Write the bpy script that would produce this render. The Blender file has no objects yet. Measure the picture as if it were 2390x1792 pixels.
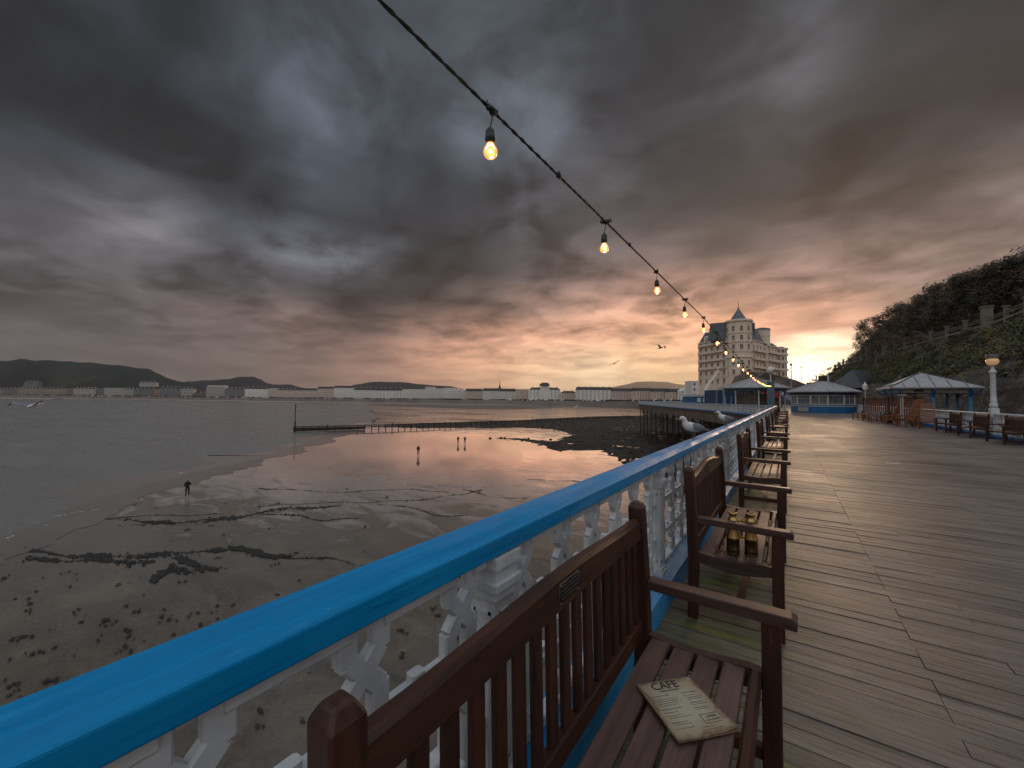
import bpy, bmesh, math, random
from mathutils import Vector, Matrix, noise
rnd = random.Random(7)
R = math.radians
scene = bpy.context.scene
col = scene.collection

# ------------------------------------------------------------------ camera
YAW, PITCH, ROLL = R(34.3), R(2.03), R(0.5)
F0 = 945.0                      # focal length in pixels of the 2390 px wide photograph
CAM = Vector((0, 0, 1.5))
fw = Vector((-math.sin(YAW) * math.cos(PITCH), math.cos(YAW) * math.cos(PITCH), math.sin(PITCH)))
rt = fw.cross(Vector((0, 0, 1))).normalized()
upv = rt.cross(fw)
rt, upv = rt * math.cos(ROLL) + upv * math.sin(ROLL), upv * math.cos(ROLL) - rt * math.sin(ROLL)
cd = bpy.data.cameras.new("camera"); cam = bpy.data.objects.new("camera", cd); col.objects.link(cam)
cd.sensor_width = 36.0; cd.lens = 36.0 * F0 / 2390.0
cd.clip_start = 0.05; cd.clip_end = 30000
cam.matrix_world = Matrix(((rt.x, upv.x, -fw.x, CAM.x), (rt.y, upv.y, -fw.y, CAM.y), (rt.z, upv.z, -fw.z, CAM.z), (0, 0, 0, 1)))
scene.camera = cam

def ray(px, py):
    return fw + rt * ((px - 1195.0) / F0) - upv * ((py - 896.0) / F0)
def P(px, py, d):               # world point seen at photo pixel (px, py), d metres ahead
    return CAM + ray(px, py) * d
def G(px, py, z):               # where that ray meets the level z
    r = ray(px, py)
    return CAM + r * ((z - CAM.z) / r.z)
def srgb(r, g, b):
    f = lambda c: (c / 255 / 12.92) if c / 255 <= .04045 else ((c / 255 + .055) / 1.055) ** 2.4
    return (f(r), f(g), f(b), 1.0)

# ------------------------------------------------------------------ sun, sky, exposure
sdir = ray(1895, 812).normalized()          # low sun behind the cloud gap beside the hotel
sun_el = math.asin(sdir.z)
sd = bpy.data.lights.new("sun", 'SUN'); so = bpy.data.objects.new("sun", sd); col.objects.link(so)
sd.energy = .9; sd.angle = R(12); sd.color = (1.0, .66, .40)
so.rotation_euler = (-sdir).to_track_quat('-Z', 'Y').to_euler()
so.location = (60, 60, 80)

world = bpy.data.worlds.new("World"); scene.world = world; world.use_nodes = True
wt = world.node_tree; wt.nodes.clear()
def wn(t, **k):
    n = wt.nodes.new(t)
    for a, b in k.items(): setattr(n, a, b)
    return n
def wmath(op, a, b=None, c=None, clamp=False):
    n = wn('ShaderNodeMath', operation=op); n.use_clamp = clamp
    for i, v in enumerate((a, b, c)):
        if v is None: continue
        if isinstance(v, (int, float)): n.inputs[i].default_value = v
        else: wt.links.new(v, n.inputs[i])
    return n.outputs[0]
L = wt.links.new
tc = wn('ShaderNodeTexCoord')
sep = wn('ShaderNodeSeparateXYZ'); L(tc.outputs['Generated'], sep.inputs[0])
dx, dy, dz = sep.outputs
# cloud-layer coordinates: the ray carried up to a flat cloud deck
zz = wmath('ADD', wmath('MAXIMUM', dz, 0.0), 0.16)
comb = wn('ShaderNodeCombineXYZ'); L(wmath('DIVIDE', dx, zz), comb.inputs[0]); L(wmath('DIVIDE', dy, zz), comb.inputs[1])
def cnoise(scale, detail, rough, dist, loc=(0, 0, 0), sc=(1, 1, 1), rot=0):
    m = wn('ShaderNodeMapping'); L(comb.outputs[0], m.inputs[0])
    m.inputs['Location'].default_value = loc; m.inputs['Scale'].default_value = sc; m.inputs['Rotation'].default_value = (0, 0, rot)
    n = wn('ShaderNodeTexNoise'); L(m.outputs[0], n.inputs['Vector'])
    n.inputs['Scale'].default_value = scale; n.inputs['Detail'].default_value = detail
    n.inputs['Roughness'].default_value = rough; n.inputs['Distortion'].default_value = dist
    return n
wa = cnoise(.75, 5, .5, .2, (3.1, 1.7, 0))
ws = wn('ShaderNodeSeparateColor'); L(wa.outputs['Color'], ws.inputs[0])
WARP = 6.0
azr = wmath('SUBTRACT', wmath('ARCTAN2', dx, dy), -YAW)             # 0 straight ahead of the pier's seaward view
azr = wmath('MULTIPLY', azr, 180 / math.pi)
azr = wmath('WRAP', azr, 180.0, -180.0)
el = wmath('MULTIPLY', wmath('ARCSINE', dz), 180 / math.pi)
elw = wmath('MULTIPLY', el, 0.085, clamp=True)                       # near the horizon the warp dies out
azw = wmath('ADD', azr, wmath('MULTIPLY', wmath('MULTIPLY', wmath('SUBTRACT', ws.outputs[0], .5), WARP * 1.3), elw))
elv = wmath('ADD', el, wmath('MULTIPLY', wmath('MULTIPLY', wmath('SUBTRACT', ws.outputs[1], .5), WARP), elw))
fac = wmath('ADD', wmath('DIVIDE', azw, 360.0), 0.5)
#SKYROWS
AZ = [-52, -44, -36, -28, -20, -12, -4, 4, 12, 20, 28, 36, 44, 52]
ROWS = [
 (0,  [(88,86,90),(92,90,92),(100,95,93),(128,108,100),(165,130,115),(205,155,130),(225,172,138),(240,192,148),(245,203,155),(250,205,150),(252,205,140),(255,225,160),(180,130,95),(110,95,85)]),
 (2.5,[(84,85,90),(90,88,90),(98,92,92),(122,103,98),(170,132,118),(232,174,144),(276,214,168),(298,250,196),(305,272,220),(290,245,185),(285,235,165),(470,440,380),(240,190,145),(115,98,88)]),
 (5,  [(80,80,86),(86,84,88),(95,88,88),(118,100,96),(168,129,116),(238,176,146),(276,208,166),(300,240,192),(310,266,212),(290,234,178),(262,200,150),(440,405,345),(230,182,150),(120,102,93)]),
 (9,  [(80,78,82),(88,82,84),(104,92,92),(128,106,100),(100,83,79),(156,119,105),(222,164,138),(246,184,152),(250,188,154),(252,188,150),(252,182,144),(230,168,138),(165,130,113),(115,100,95)]),
 (14, [(80,78,82),(88,85,88),(84,82,86),(72,69,73),(46,44,47),(54,50,51),(98,83,78),(154,122,110),(184,142,126),(192,145,127),(178,136,120),(158,124,114),(140,116,110),(130,112,106)]),
 (18, [(70,69,74),(118,114,118),(76,77,83),(112,114,122),(100,102,108),(52,52,55),(54,52,54),(84,76,76),(112,95,91),(112,93,88),(86,74,70),(112,95,91),(88,76,73),(108,94,88)]),
 (23, [(50,52,57),(60,61,66),(54,56,61),(54,56,62),(48,50,54),(48,49,53),(58,57,61),(80,76,79),(90,82,82),(76,70,70),(56,52,51),(58,53,52),(58,53,52),(60,54,53)]),
 (28, [(44,48,56),(42,46,52),(50,53,59),(70,74,81),(66,69,76),(46,49,54),(62,65,70),(88,87,92),(80,77,80),(58,56,59),(52,50,52),(64,60,61),(48,45,46),(42,40,41)]),
 (35, [(46,49,55),(52,56,62),(74,79,86),(104,109,117),(84,89,96),(62,66,72),(106,110,118),(94,97,104),(66,66,71),(60,59,63),(66,64,67),(88,85,87),(54,52,54),(45,44,46)]),
 (46, [(46,48,53),(48,51,56),(54,57,62),(66,70,76),(76,80,86),(80,84,90),(84,88,93),(88,91,96),(84,86,91),(66,69,73),(60,61,64),(56,57,59),(50,50,53),(44,45,48)]),
 (72, [(236,238,244)]*14),
]
BACK = [(125,116,110),(145,133,125),(170,156,147),(190,176,167),(203,190,183),(207,197,192),(210,203,201),(212,210,212),(216,217,222),(226,228,234),(240,243,250)]  # sky behind the camera, out of frame, brightened to add fill light
KS = .22                        # colour ramps stop at 1, so the rows are stored scaled down
def dim(c):
    q = srgb(*c); return (q[0]*KS, q[1]*KS, q[2]*KS, 1)
prev = None
for i, (e, cs) in enumerate(ROWS):
    r = wn('ShaderNodeValToRGB'); L(fac, r.inputs[0]); r.color_ramp.interpolation = 'EASE'
    el_ = r.color_ramp.elements
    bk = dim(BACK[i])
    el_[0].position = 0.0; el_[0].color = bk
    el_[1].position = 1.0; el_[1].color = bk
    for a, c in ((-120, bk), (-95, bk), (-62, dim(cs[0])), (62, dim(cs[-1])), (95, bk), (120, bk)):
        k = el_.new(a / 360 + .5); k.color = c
    for a, c in zip(AZ, cs):
        k = el_.new(a / 360 + .5); k.color = dim(c)
    if prev is None:
        prev = r.outputs[0]; pe = e
    else:
        mr = wn('ShaderNodeMapRange'); L(elv, mr.inputs[0]); mr.inputs[1].default_value = pe; mr.inputs[2].default_value = e
        mr.clamp = True
        if i in (4, 8): mr.interpolation_type = 'SMOOTHSTEP'
        mx = wn('ShaderNodeMix', data_type='RGBA'); L(mr.outputs[0], mx.inputs[0]); L(prev, mx.inputs[6]); L(r.outputs[0], mx.inputs[7])
        prev = mx.outputs[2]; pe = e
# billows, soft and streaked, over the broad masses
n1 = cnoise(1.5, 7, .52, .35, (0.4, 5.2, 0), (1, 1, 1), YAW)
n2 = cnoise(.6, 5, .5, .2, (9.4, 2.2, 0), (1, 1, 1), 0)
n3 = cnoise(3.0, 9, .60, .45, (2.2, 7.7, 0), (1, 1.15, 1), YAW + .5)
e1 = wn('ShaderNodeMapRange', interpolation_type='SMOOTHSTEP'); L(n1.outputs[0], e1.inputs[0]); e1.inputs[1].default_value = .43; e1.inputs[2].default_value = .55; e1.inputs[3].default_value = -.20; e1.inputs[4].default_value = .20
d1 = wmath('ADD', wmath('ADD', e1.outputs[0], wmath('MULTIPLY', wmath('SUBTRACT', n1.outputs[0], .5), .5)), wmath('MULTIPLY', wmath('SUBTRACT', n3.outputs[0], .5), 2.1))
d2 = wmath('MULTIPLY', wmath('SUBTRACT', n2.outputs[0], .5), .4)
amp = wmath('ADD', wmath('MULTIPLY', elw, 1.2), .15)
det = wmath('MAXIMUM', wmath('ADD', wmath('MULTIPLY', wmath('ADD', d1, d2), amp), 1.02), .42)
tn = wn('ShaderNodeMix', data_type='RGBA', blend_type='MULTIPLY'); tm = wn('ShaderNodeMapRange'); L(el, tm.inputs[0]); tm.inputs[1].default_value = 10; tm.inputs[2].default_value = 22; L(tm.outputs[0], tn.inputs[0]); L(prev, tn.inputs[6]); tn.inputs[7].default_value = (.78, .87, .93, 1); prev = tn.outputs[2]   # cooler away from the horizon
sc = wn('ShaderNodeVectorMath', operation='SCALE'); L(prev, sc.inputs[0]); L(det, sc.inputs[3])
# low thin streaks of cloud across the glow
sm = wn('ShaderNodeCombineXYZ'); L(wmath('MULTIPLY', azr, .035), sm.inputs[0]); L(wmath('MULTIPLY', el, .55), sm.inputs[1])
sn = wn('ShaderNodeTexNoise'); L(sm.outputs[0], sn.inputs['Vector']); sn.inputs['Scale'].default_value = 1.3; sn.inputs['Detail'].default_value = 5; sn.inputs['Distortion'].default_value = .4
lowm = wmath('SUBTRACT', 1.0, wmath('MULTIPLY', el, .085, clamp=True))
st = wmath('ADD', wmath('MULTIPLY', wmath('MULTIPLY', wmath('SUBTRACT', sn.outputs[0], .5), 1.3), lowm), 1.0)
sc2 = wn('ShaderNodeVectorMath', operation='SCALE'); L(sc.outputs[0], sc2.inputs[0]); L(st, sc2.inputs[3])
sky = wn('ShaderNodeTexSky', sky_type='NISHITA'); sky.sun_disc = False
sky.sun_elevation = max(sun_el, R(1)); sky.sun_rotation = math.atan2(sdir.x, sdir.y); sky.air_density = 1; sky.dust_density = 3
bg1 = wn('ShaderNodeBackground'); L(sky.outputs[0], bg1.inputs[0]); bg1.inputs[1].default_value = 0.0005
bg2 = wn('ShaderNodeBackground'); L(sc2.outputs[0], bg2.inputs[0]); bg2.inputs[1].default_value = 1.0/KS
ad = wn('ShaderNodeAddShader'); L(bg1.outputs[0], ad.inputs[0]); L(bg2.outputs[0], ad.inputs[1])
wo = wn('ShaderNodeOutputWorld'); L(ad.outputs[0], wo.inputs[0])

scene.view_settings.view_transform = 'Standard'; scene.view_settings.look = 'None'
scene.view_settings.gamma = 1.0; scene.view_settings.exposure = 0.0
scene.cycles.max_bounces = 6; scene.cycles.caustics_reflective = False; scene.cycles.caustics_refractive = False
scene.cycles.use_denoising = True

# ------------------------------------------------------------------ helpers
def tag(o, label=None, cat=None, group=None, kind=None):
    if label: o['label'] = label
    if cat: o['category'] = cat
    if group: o['group'] = group
    if kind: o['kind'] = kind
    return o
def empty(name, loc=(0, 0, 0), rz=0.0):
    o = bpy.data.objects.new(name, None); col.objects.link(o); o.empty_display_size = .2
    o.location = loc; o.rotation_euler = (0, 0, rz); return o
class MB:
    """collects geometry, builds one mesh object"""
    def __init__(s): s.v = []; s.f = []; s.m = []; s.M = None; s.mi = 0; s.sm = []; s.smooth = False
    def add(s, vs, fs):
        n = len(s.v)
        if s.M is not None: vs = [s.M @ Vector(p) for p in vs]
        s.v += [tuple(p) for p in vs]
        for f in fs: s.f.append([i + n for i in f]); s.m.append(s.mi); s.sm.append(s.smooth)
    def box(s, x0, x1, y0, y1, z0, z1):
        s.add([(x0,y0,z0),(x1,y0,z0),(x1,y1,z0),(x0,y1,z0),(x0,y0,z1),(x1,y0,z1),(x1,y1,z1),(x0,y1,z1)],
              [(3,2,1,0),(4,5,6,7),(0,1,5,4),(1,2,6,5),(2,3,7,6),(3,0,4,7)])
    def cbox(s, c, d): s.box(c[0]-d[0]/2, c[0]+d[0]/2, c[1]-d[1]/2, c[1]+d[1]/2, c[2]-d[2]/2, c[2]+d[2]/2)
    def bar(s, a, b, w, h, up=(0, 0, 1), ch=0.0):
        a = Vector(a); b = Vector(b); d = (b - a).normalized(); u = Vector(up)
        if abs(d.dot(u)) > .98: u = Vector((0, 1, 0)) if abs(d.y) < .9 else Vector((1, 0, 0))
        sd_ = d.cross(u).normalized(); u = sd_.cross(d)
        if ch > 0:
            pr = [(-w/2+ch,-h/2),(w/2-ch,-h/2),(w/2,-h/2+ch),(w/2,h/2-ch),(w/2-ch,h/2),(-w/2+ch,h/2),(-w/2,h/2-ch),(-w/2,-h/2+ch)]
        else: pr = [(-w/2,-h/2),(w/2,-h/2),(w/2,h/2),(-w/2,h/2)]
        n = len(pr)
        vs = [a + sd_*x + u*y for x, y in pr] + [b + sd_*x + u*y for x, y in pr]
        s.add(vs, [tuple(range(n)), tuple(reversed(range(n, 2*n)))] + [(i, i+n, (i+1) % n + n, (i+1) % n) for i in range(n)])
    def tube(s, pts, r, n=8, cap=True):
        pts = [Vector(p) for p in pts]; rings = []
        k0 = len(pts); rr = r if isinstance(r, (list, tuple)) else [r] * k0
        vs = []; u = None
        for i, p in enumerate(pts):
            d = (pts[min(i+1, k0-1)] - pts[max(i-1, 0)]).normalized()
            if u is None: u = Vector((0, 0, 1)) if abs(d.z) < .9 else Vector((1, 0, 0))
            sd_ = d.cross(u).normalized(); u = sd_.cross(d).normalized()
            q = rr[i] if isinstance(rr[i], (list, tuple)) else (rr[i], rr[i])
            for k in range(n):
                a = 2*math.pi*k/n; vs.append(p + sd_*math.cos(a)*q[0] + u*math.sin(a)*q[1])
        fs = []
        for i in range(k0-1):
            for k in range(n): fs.append((i*n+k, (i+1)*n+k, (i+1)*n+(k+1) % n, i*n+(k+1) % n))
        if cap: fs += [tuple(range(n)), tuple(reversed(range((k0-1)*n, k0*n)))]
        s.add(vs, fs)
    def lathe(s, prof, n=16, c=(0, 0, 0), a0=0.0, a1=2*math.pi):
        full = abs(a1 - a0 - 2*math.pi) < 1e-6; m = n if full else n + 1
        vs = [(c[0]+r*math.cos(a0+(a1-a0)*k/n), c[1]+r*math.sin(a0+(a1-a0)*k/n), c[2]+z) for r, z in prof for k in range(m)]
        fs = []
        for i in range(len(prof)-1):
            for k in range(n): fs.append((i*m+k, i*m+(k+1) % m, (i+1)*m+(k+1) % m, (i+1)*m+k))
        if full: fs += [tuple(reversed(range(n))), tuple(range((len(prof)-1)*m, len(prof)*m))]
        s.add(vs, fs)
    def prism(s, pts, z0, z1):
        n = len(pts)
        s.add([(x, y, z0) for x, y in pts] + [(x, y, z1) for x, y in pts],
              [tuple(reversed(range(n))), tuple(range(n, 2*n))] + [(i, (i+1) % n, (i+1) % n + n, i+n) for i in range(n)])
    def blob(s, c, r, seed=0, sub=1, amp=.3, sq=(1, 1, 1)):
        ic = ICO[sub]
        vs = []
        for p in ic[0]:
            k = 1 + amp * noise.noise(Vector(p) * 1.7 + Vector((seed * 3.3, seed * 1.3, seed)))
            vs.append((c[0]+p[0]*r*k*sq[0], c[1]+p[1]*r*k*sq[1], c[2]+p[2]*r*k*sq[2]))
        s.add(vs, ic[1])
    def build(s, name, mat, parent=None, bevel=0, seg=1, loc=None, fix=False):
        me = bpy.data.meshes.new(name); me.from_pydata(s.v, [], s.f)
        ms = mat if isinstance(mat, (list, tuple)) else [mat]
        for m in ms: me.materials.append(m)
        if len(ms) > 1: me.polygons.foreach_set('material_index', s.m)
        if any(s.sm): me.polygons.foreach_set('use_smooth', s.sm)
        if fix:
            b = bmesh.new(); b.from_mesh(me); bmesh.ops.recalc_face_normals(b, faces=b.faces); b.to_mesh(me); b.free()
        o = bpy.data.objects.new(name, me); col.objects.link(o)
        if parent: o.parent = parent
        if loc: o.location = loc
        if bevel:
            m = o.modifiers.new('bevel', 'BEVEL'); m.width = bevel; m.segments = seg; m.limit_method = 'ANGLE'
        return o
ICO = {}
for sub in (1, 2, 3):
    b = bmesh.new(); bmesh.ops.create_icosphere(b, subdivisions=sub, radius=1.0)
    ICO[sub] = ([tuple(v.co) for v in b.verts], [tuple(v.index for v in f.verts) for f in b.faces]); b.free()
def copy_tree(o, parent=None):
    kids = list(o.children)
    c = o.copy(); col.objects.link(c); c.parent = parent
    for ch in kids: copy_tree(ch, c)
    return c
ORD = ['first','second','third','fourth','fifth','sixth','seventh','eighth','ninth','tenth','eleventh','twelfth','thirteenth','fourteenth',
 'fifteenth','sixteenth','seventeenth','eighteenth','nineteenth','twentieth','twenty-first','twenty-second','twenty-third','twenty-fourth','twenty-fifth','twenty-sixth','twenty-seventh']

# ------------------------------------------------------------------ materials
class Mat:
    def __init__(s, name):
        s.m = bpy.data.materials.new(name); s.m.use_nodes = True; s.t = s.m.node_tree
        s.b = s.t.nodes['Principled BSDF']; s.tc = s.t.nodes.new('ShaderNodeTexCoord')
    def n(s, t, **k):
        x = s.t.nodes.new(t)
        for a, b in k.items(): setattr(x, a, b)
        return x
    def l(s, a, b): s.t.links.new(a, b)
    def map(s, scale=(1, 1, 1), rot=(0, 0, 0), loc=(0, 0, 0), src='Object', vec=None):
        m = s.n('ShaderNodeMapping'); s.l(vec or s.tc.outputs[src], m.inputs[0])
        m.inputs['Scale'].default_value = scale; m.inputs['Rotation'].default_value = rot; m.inputs['Location'].default_value = loc
        return m.outputs[0]
    def noise(s, vec, scale=5, detail=4, rough=.55, dist=0.0):
        x = s.n('ShaderNodeTexNoise'); s.l(vec, x.inputs['Vector']); x.inputs['Scale'].default_value = scale
        x.inputs['Detail'].default_value = detail; x.inputs['Roughness'].default_value = rough; x.inputs['Distortion'].default_value = dist
        return x.outputs[0]
    def ramp(s, fac, stops, interp='LINEAR'):
        r = s.n('ShaderNodeValToRGB'); s.l(fac, r.inputs[0]); e = r.color_ramp.elements; r.color_ramp.interpolation = interp
        e[0].position = stops[0][0]; e[0].color = tuple(stops[0][1]) + (1,) if len(stops[0][1]) == 3 else stops[0][1]
        e[1].position = stops[-1][0]; e[1].color = tuple(stops[-1][1]) + (1,) if len(stops[-1][1]) == 3 else stops[-1][1]
        for p, c in stops[1:-1]:
            k = e.new(p); k.color = tuple(c) + (1,) if len(c) == 3 else c
        return r.outputs[0]
    def math(s, op, a, b=None, clamp=False):
        x = s.n('ShaderNodeMath', operation=op); x.use_clamp = clamp
        for i, v in enumerate((a, b)):
            if v is None: continue
            if isinstance(v, (int, float)): x.inputs[i].default_value = v
            else: s.l(v, x.inputs[i])
        return x.outputs[0]
    def mix(s, fac, a, b, mode='MIX'):
        x = s.n('ShaderNodeMix', data_type='RGBA', blend_type=mode)
        for i, v in ((0, fac), (6, a), (7, b)):
            if isinstance(v, (int, float)): x.inputs[i].default_value = v
            elif isinstance(v, (tuple, list)): x.inputs[i].default_value = tuple(v) + ((1,) if len(v) == 3 else ())
            else: s.l(v, x.inputs[i])
        return x.outputs[2]
    def bump(s, h, strength=.3, dist=.01):
        x = s.n('ShaderNodeBump'); s.l(h, x.inputs['Height']); x.inputs['Strength'].default_value = strength; x.inputs['Distance'].default_value = dist
        s.l(x.outputs[0], s.b.inputs['Normal'])
    def set(s, color=None, rough=None, metal=None, spec=None):
        for k, v in (('Base Color', color), ('Roughness', rough), ('Metallic', metal), ('Specular IOR Level', spec)):
            if v is None: continue
            if isinstance(v, (int, float)): s.b.inputs[k].default_value = v
            elif isinstance(v, (tuple, list)): s.b.inputs[k].default_value = tuple(v) + ((1,) if len(v) == 3 else ())
            else: s.l(v, s.b.inputs[k])
        return s
def simple(name, c, rough=.6, metal=0, var=.25, scale=6, bump=0, spec=.5, src='Object', dist=.01):
    m = Mat(name); f = m.noise(m.map(src=src), scale, 6, .6)
    lo = tuple(x * (1 - var) for x in c); hi = tuple(min(1, x * (1 + var)) for x in c)
    m.set(m.ramp(f, [(.3, lo), (.7, hi)]), rough, metal, spec)
    if bump: m.bump(m.noise(m.map(src=src), scale * 5, 5, .6), bump, dist)
    return m.m
def grain(name, dark, light, axis, rough=(.25, .5), stretch=14, scale=22, wear=None, coat=0.0, bump=.25):
    """varnished or weathered timber, grain along one axis"""
    m = Mat(name); sc_ = [1, 1, 1]; sc_[axis] = 1 / stretch
    v = m.map(tuple(sc_)); g = m.noise(v, scale, 8, .62, .6); big = m.noise(m.map(), 3.1, 4)
    c = m.ramp(g, [(.28, dark), (.5, tuple((a+b)/2 for a, b in zip(dark, light))), (.74, light)])
    c = m.mix(m.math('MULTIPLY', big, .55), c, tuple(x * .55 for x in dark))
    if wear:
        w = m.ramp(m.noise(m.map(tuple(x * 2 for x in sc_)), scale * 2.2, 6, .7), [(.66, (0, 0, 0)), (.74, (1, 1, 1))])
        c = m.mix(m.math('MULTIPLY', w, .35), c, wear)
    m.set(c, m.ramp(big, [(.3, (rough[0],)*3), (.7, (rough[1],)*3)]))
    m.b.inputs['Specular IOR Level'].default_value = .28; m.b.inputs['Coat Weight'].default_value = coat; m.b.inputs['Coat Roughness'].default_value = .22
    m.bump(g, bump, .003)
    return m.m
M = {}
BD, BL = (.013, .0055, .004), (.105, .037, .020)
for ax, k in enumerate('xyz'): M['wood_' + k] = grain('bench wood ' + k, BD, BL, ax, (.34, .6), 12, 26, (.26, .15, .11), .06)
M['seat_wood'] = grain('bench seat wood', (.060, .034, .029), (.20, .118, .100), 1, (.35, .55), 14, 30, (.3, .2, .17), 0)
M['arm_wood'] = grain('bench arm wood', (.030, .016, .013), (.13, .075, .062), 0, (.32, .5), 12, 30, (.25, .16, .13), 0)
for ax, k in enumerate('xyz'): M['teak_' + k] = grain('teak ' + k, (.14, .052, .022), (.40, .16, .07), ax, (.4, .6), 10, 20)
M['dark_wood'] = simple('dark wood', (.035, .016, .011), .5, var=.4, scale=12)

m = Mat('blue gloss paint'); g = m.noise(m.map((1, .05, 1)), 40, 8, .7, .3); big = m.noise(m.map(), 2.2, 5)
c = m.ramp(big, [(.3, (.0005, .19, .44)), (.7, (.001, .26, .55))])
crk = m.ramp(m.noise(m.map((1.2, .06, 1.2)), 46, 4, .6, .6), [(.26, (1, 1, 1)), (.31, (0, 0, 0))])
chip = m.ramp(m.noise(m.map((1, .5, 1)), 60, 3, .5), [(.80, (0, 0, 0)), (.83, (1, 1, 1))])
c = m.mix(m.math('MULTIPLY', crk, .8), c, (.002, .03, .08)); c = m.mix(m.math('MULTIPLY', chip, .5), c, (.5, .6, .68))
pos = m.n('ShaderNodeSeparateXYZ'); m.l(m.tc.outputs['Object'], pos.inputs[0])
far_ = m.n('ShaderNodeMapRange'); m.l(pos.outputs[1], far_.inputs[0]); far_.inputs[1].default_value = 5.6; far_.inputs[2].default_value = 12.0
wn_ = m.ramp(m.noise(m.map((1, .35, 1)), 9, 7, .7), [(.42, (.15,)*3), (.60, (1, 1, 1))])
c = m.mix(m.math('MULTIPLY', m.math('MULTIPLY', far_.outputs[0], wn_), .8), c, (.40, .47, .54))      # chalky paler paint, stronger farther along the rail
jn = m.math('LESS_THAN', m.math('ABSOLUTE', m.math('SUBTRACT', m.math('FRACT', m.math('DIVIDE', m.math('ADD', pos.outputs[1], -.47), 4.1)), .5)), .0004)
c = m.mix(m.math('MULTIPLY', jn, .8), c, (.003, .03, .07))
grm = m.ramp(m.noise(m.map((3, .5, 3)), 5, 8, .75), [(.56, (0, 0, 0)), (.75, (.45,)*3)])
c = m.mix(grm, c, (.02, .08, .13))
c = m.mix(m.ramp(g, [(.35, (.5,)*3), (.62, (0, 0, 0))]), c, (.001, .11, .27))
c = m.mix(m.ramp(m.noise(m.map((2, .25, 2)), 12, 8, .75), [(.58, (0, 0, 0)), (.76, (.4,)*3)]), c, (.10, .33, .50))
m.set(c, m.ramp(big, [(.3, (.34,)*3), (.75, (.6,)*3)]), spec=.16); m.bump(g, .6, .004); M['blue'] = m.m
M['blue_paint'] = simple('blue board paint', (.012, .13, .32), .5, var=.2)
M['blue_dark'] = simple('dark blue paint', (.01, .05, .12), .5, var=.2)
M['blue_grey'] = simple('grey blue paint', (.07, .12, .17), .55, var=.2)
M['blue_light'] = simple('light blue paint', (.06, .22, .36), .5, var=.2)
m = Mat('white cast iron paint'); a = m.noise(m.map(), 7, 6, .6); b_ = m.noise(m.map(), 55, 4, .6)
c = m.ramp(a, [(.3, (.44, .45, .47)), (.55, (.58, .59, .60)), (.8, (.68, .68, .68))])
rst = m.ramp(m.noise(m.map(), 19, 5, .7), [(.64, (0, 0, 0)), (.72, (1, 1, 1))])
c = m.mix(m.math('MULTIPLY', rst, .65), c, (.20, .12, .07)); m.set(c, .45); m.bump(b_, .35, .004); M['iron'] = m.m
M['white'] = simple('white paint', (.62, .62, .61), .5, var=.1)
M['cream_frame'] = simple('grey cream paint', (.40, .38, .35), .55, var=.12)
M['zinc'] = simple('grey metal roof', (.36, .34, .34), .5, .1, var=.15, scale=2)
M['glass'] = simple('dark glass', (.03, .032, .036), .12, var=.3, scale=1.5)
M['shop_glass'] = simple('shop window glass', (.16, .17, .17), .18, var=.6, scale=2.2)
M['brass'] = simple('aged brass', (.44, .29, .10), .38, 1.0, var=.35, scale=30, bump=.1)
M['brass_dark'] = simple('dark bronze', (.09, .06, .03), .42, .9, var=.5, scale=40)
M['leather'] = simple('brown cord', (.16, .05, .015), .5, var=.3)
M['rubber'] = simple('black cable', (.022, .02, .018), .6, var=.3, scale=40)
M['iron_rust'] = simple('rusty iron', (.045, .026, .018), .8, var=.5, scale=3)
M['plaque'] = simple('dark bronze plaque', (.012, .012, .012), .35, .6, var=.3, scale=50)
M['plaque_edge'] = simple('plaque rim', (.25, .23, .2), .4, .8, var=.3, scale=50)
# ================================================================== SETTING
SAND = -8.6
# ---- deck: separate planks laid across the pier
m = Mat('weathered deck planks'); pos = m.n('ShaderNodeSeparateXYZ'); m.l(m.tc.outputs['Object'], pos.inputs[0])
pid = m.math('FLOOR', m.math('DIVIDE', pos.outputs[1], .115))
wh = m.n('ShaderNodeTexWhiteNoise', noise_dimensions='1D'); m.l(pid, wh.inputs['W'])
g = m.noise(m.map((.55, 9, 9)), 7, 10, .66, .5); g2 = m.noise(m.map((.25, 3, 3)), 9, 6, .6, .4); big = m.noise(m.map(), .55, 5, .6)
c = m.ramp(g, [(.30, (.03, .025, .021)), (.43, (.11, .092, .077)), (.54, (.30, .25, .21)), (.62, (.20, .165, .138)), (.75, (.50, .43, .37))])
v_ = m.math('ADD', m.math('MULTIPLY', wh.outputs['Value'], .42), .38)
vm = m.n('ShaderNodeVectorMath', operation='SCALE'); m.l(c, vm.inputs[0]); m.l(v_, vm.inputs[3])
c = m.mix(m.ramp(g2, [(.42, (0, 0, 0)), (.7, (.55,)*3)]), vm.outputs[0], (.06, .05, .042))
c = m.mix(m.ramp(big, [(.35, (0, 0, 0)), (.75, (.6,)*3)]), c, (.32, .24, .19))
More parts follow.
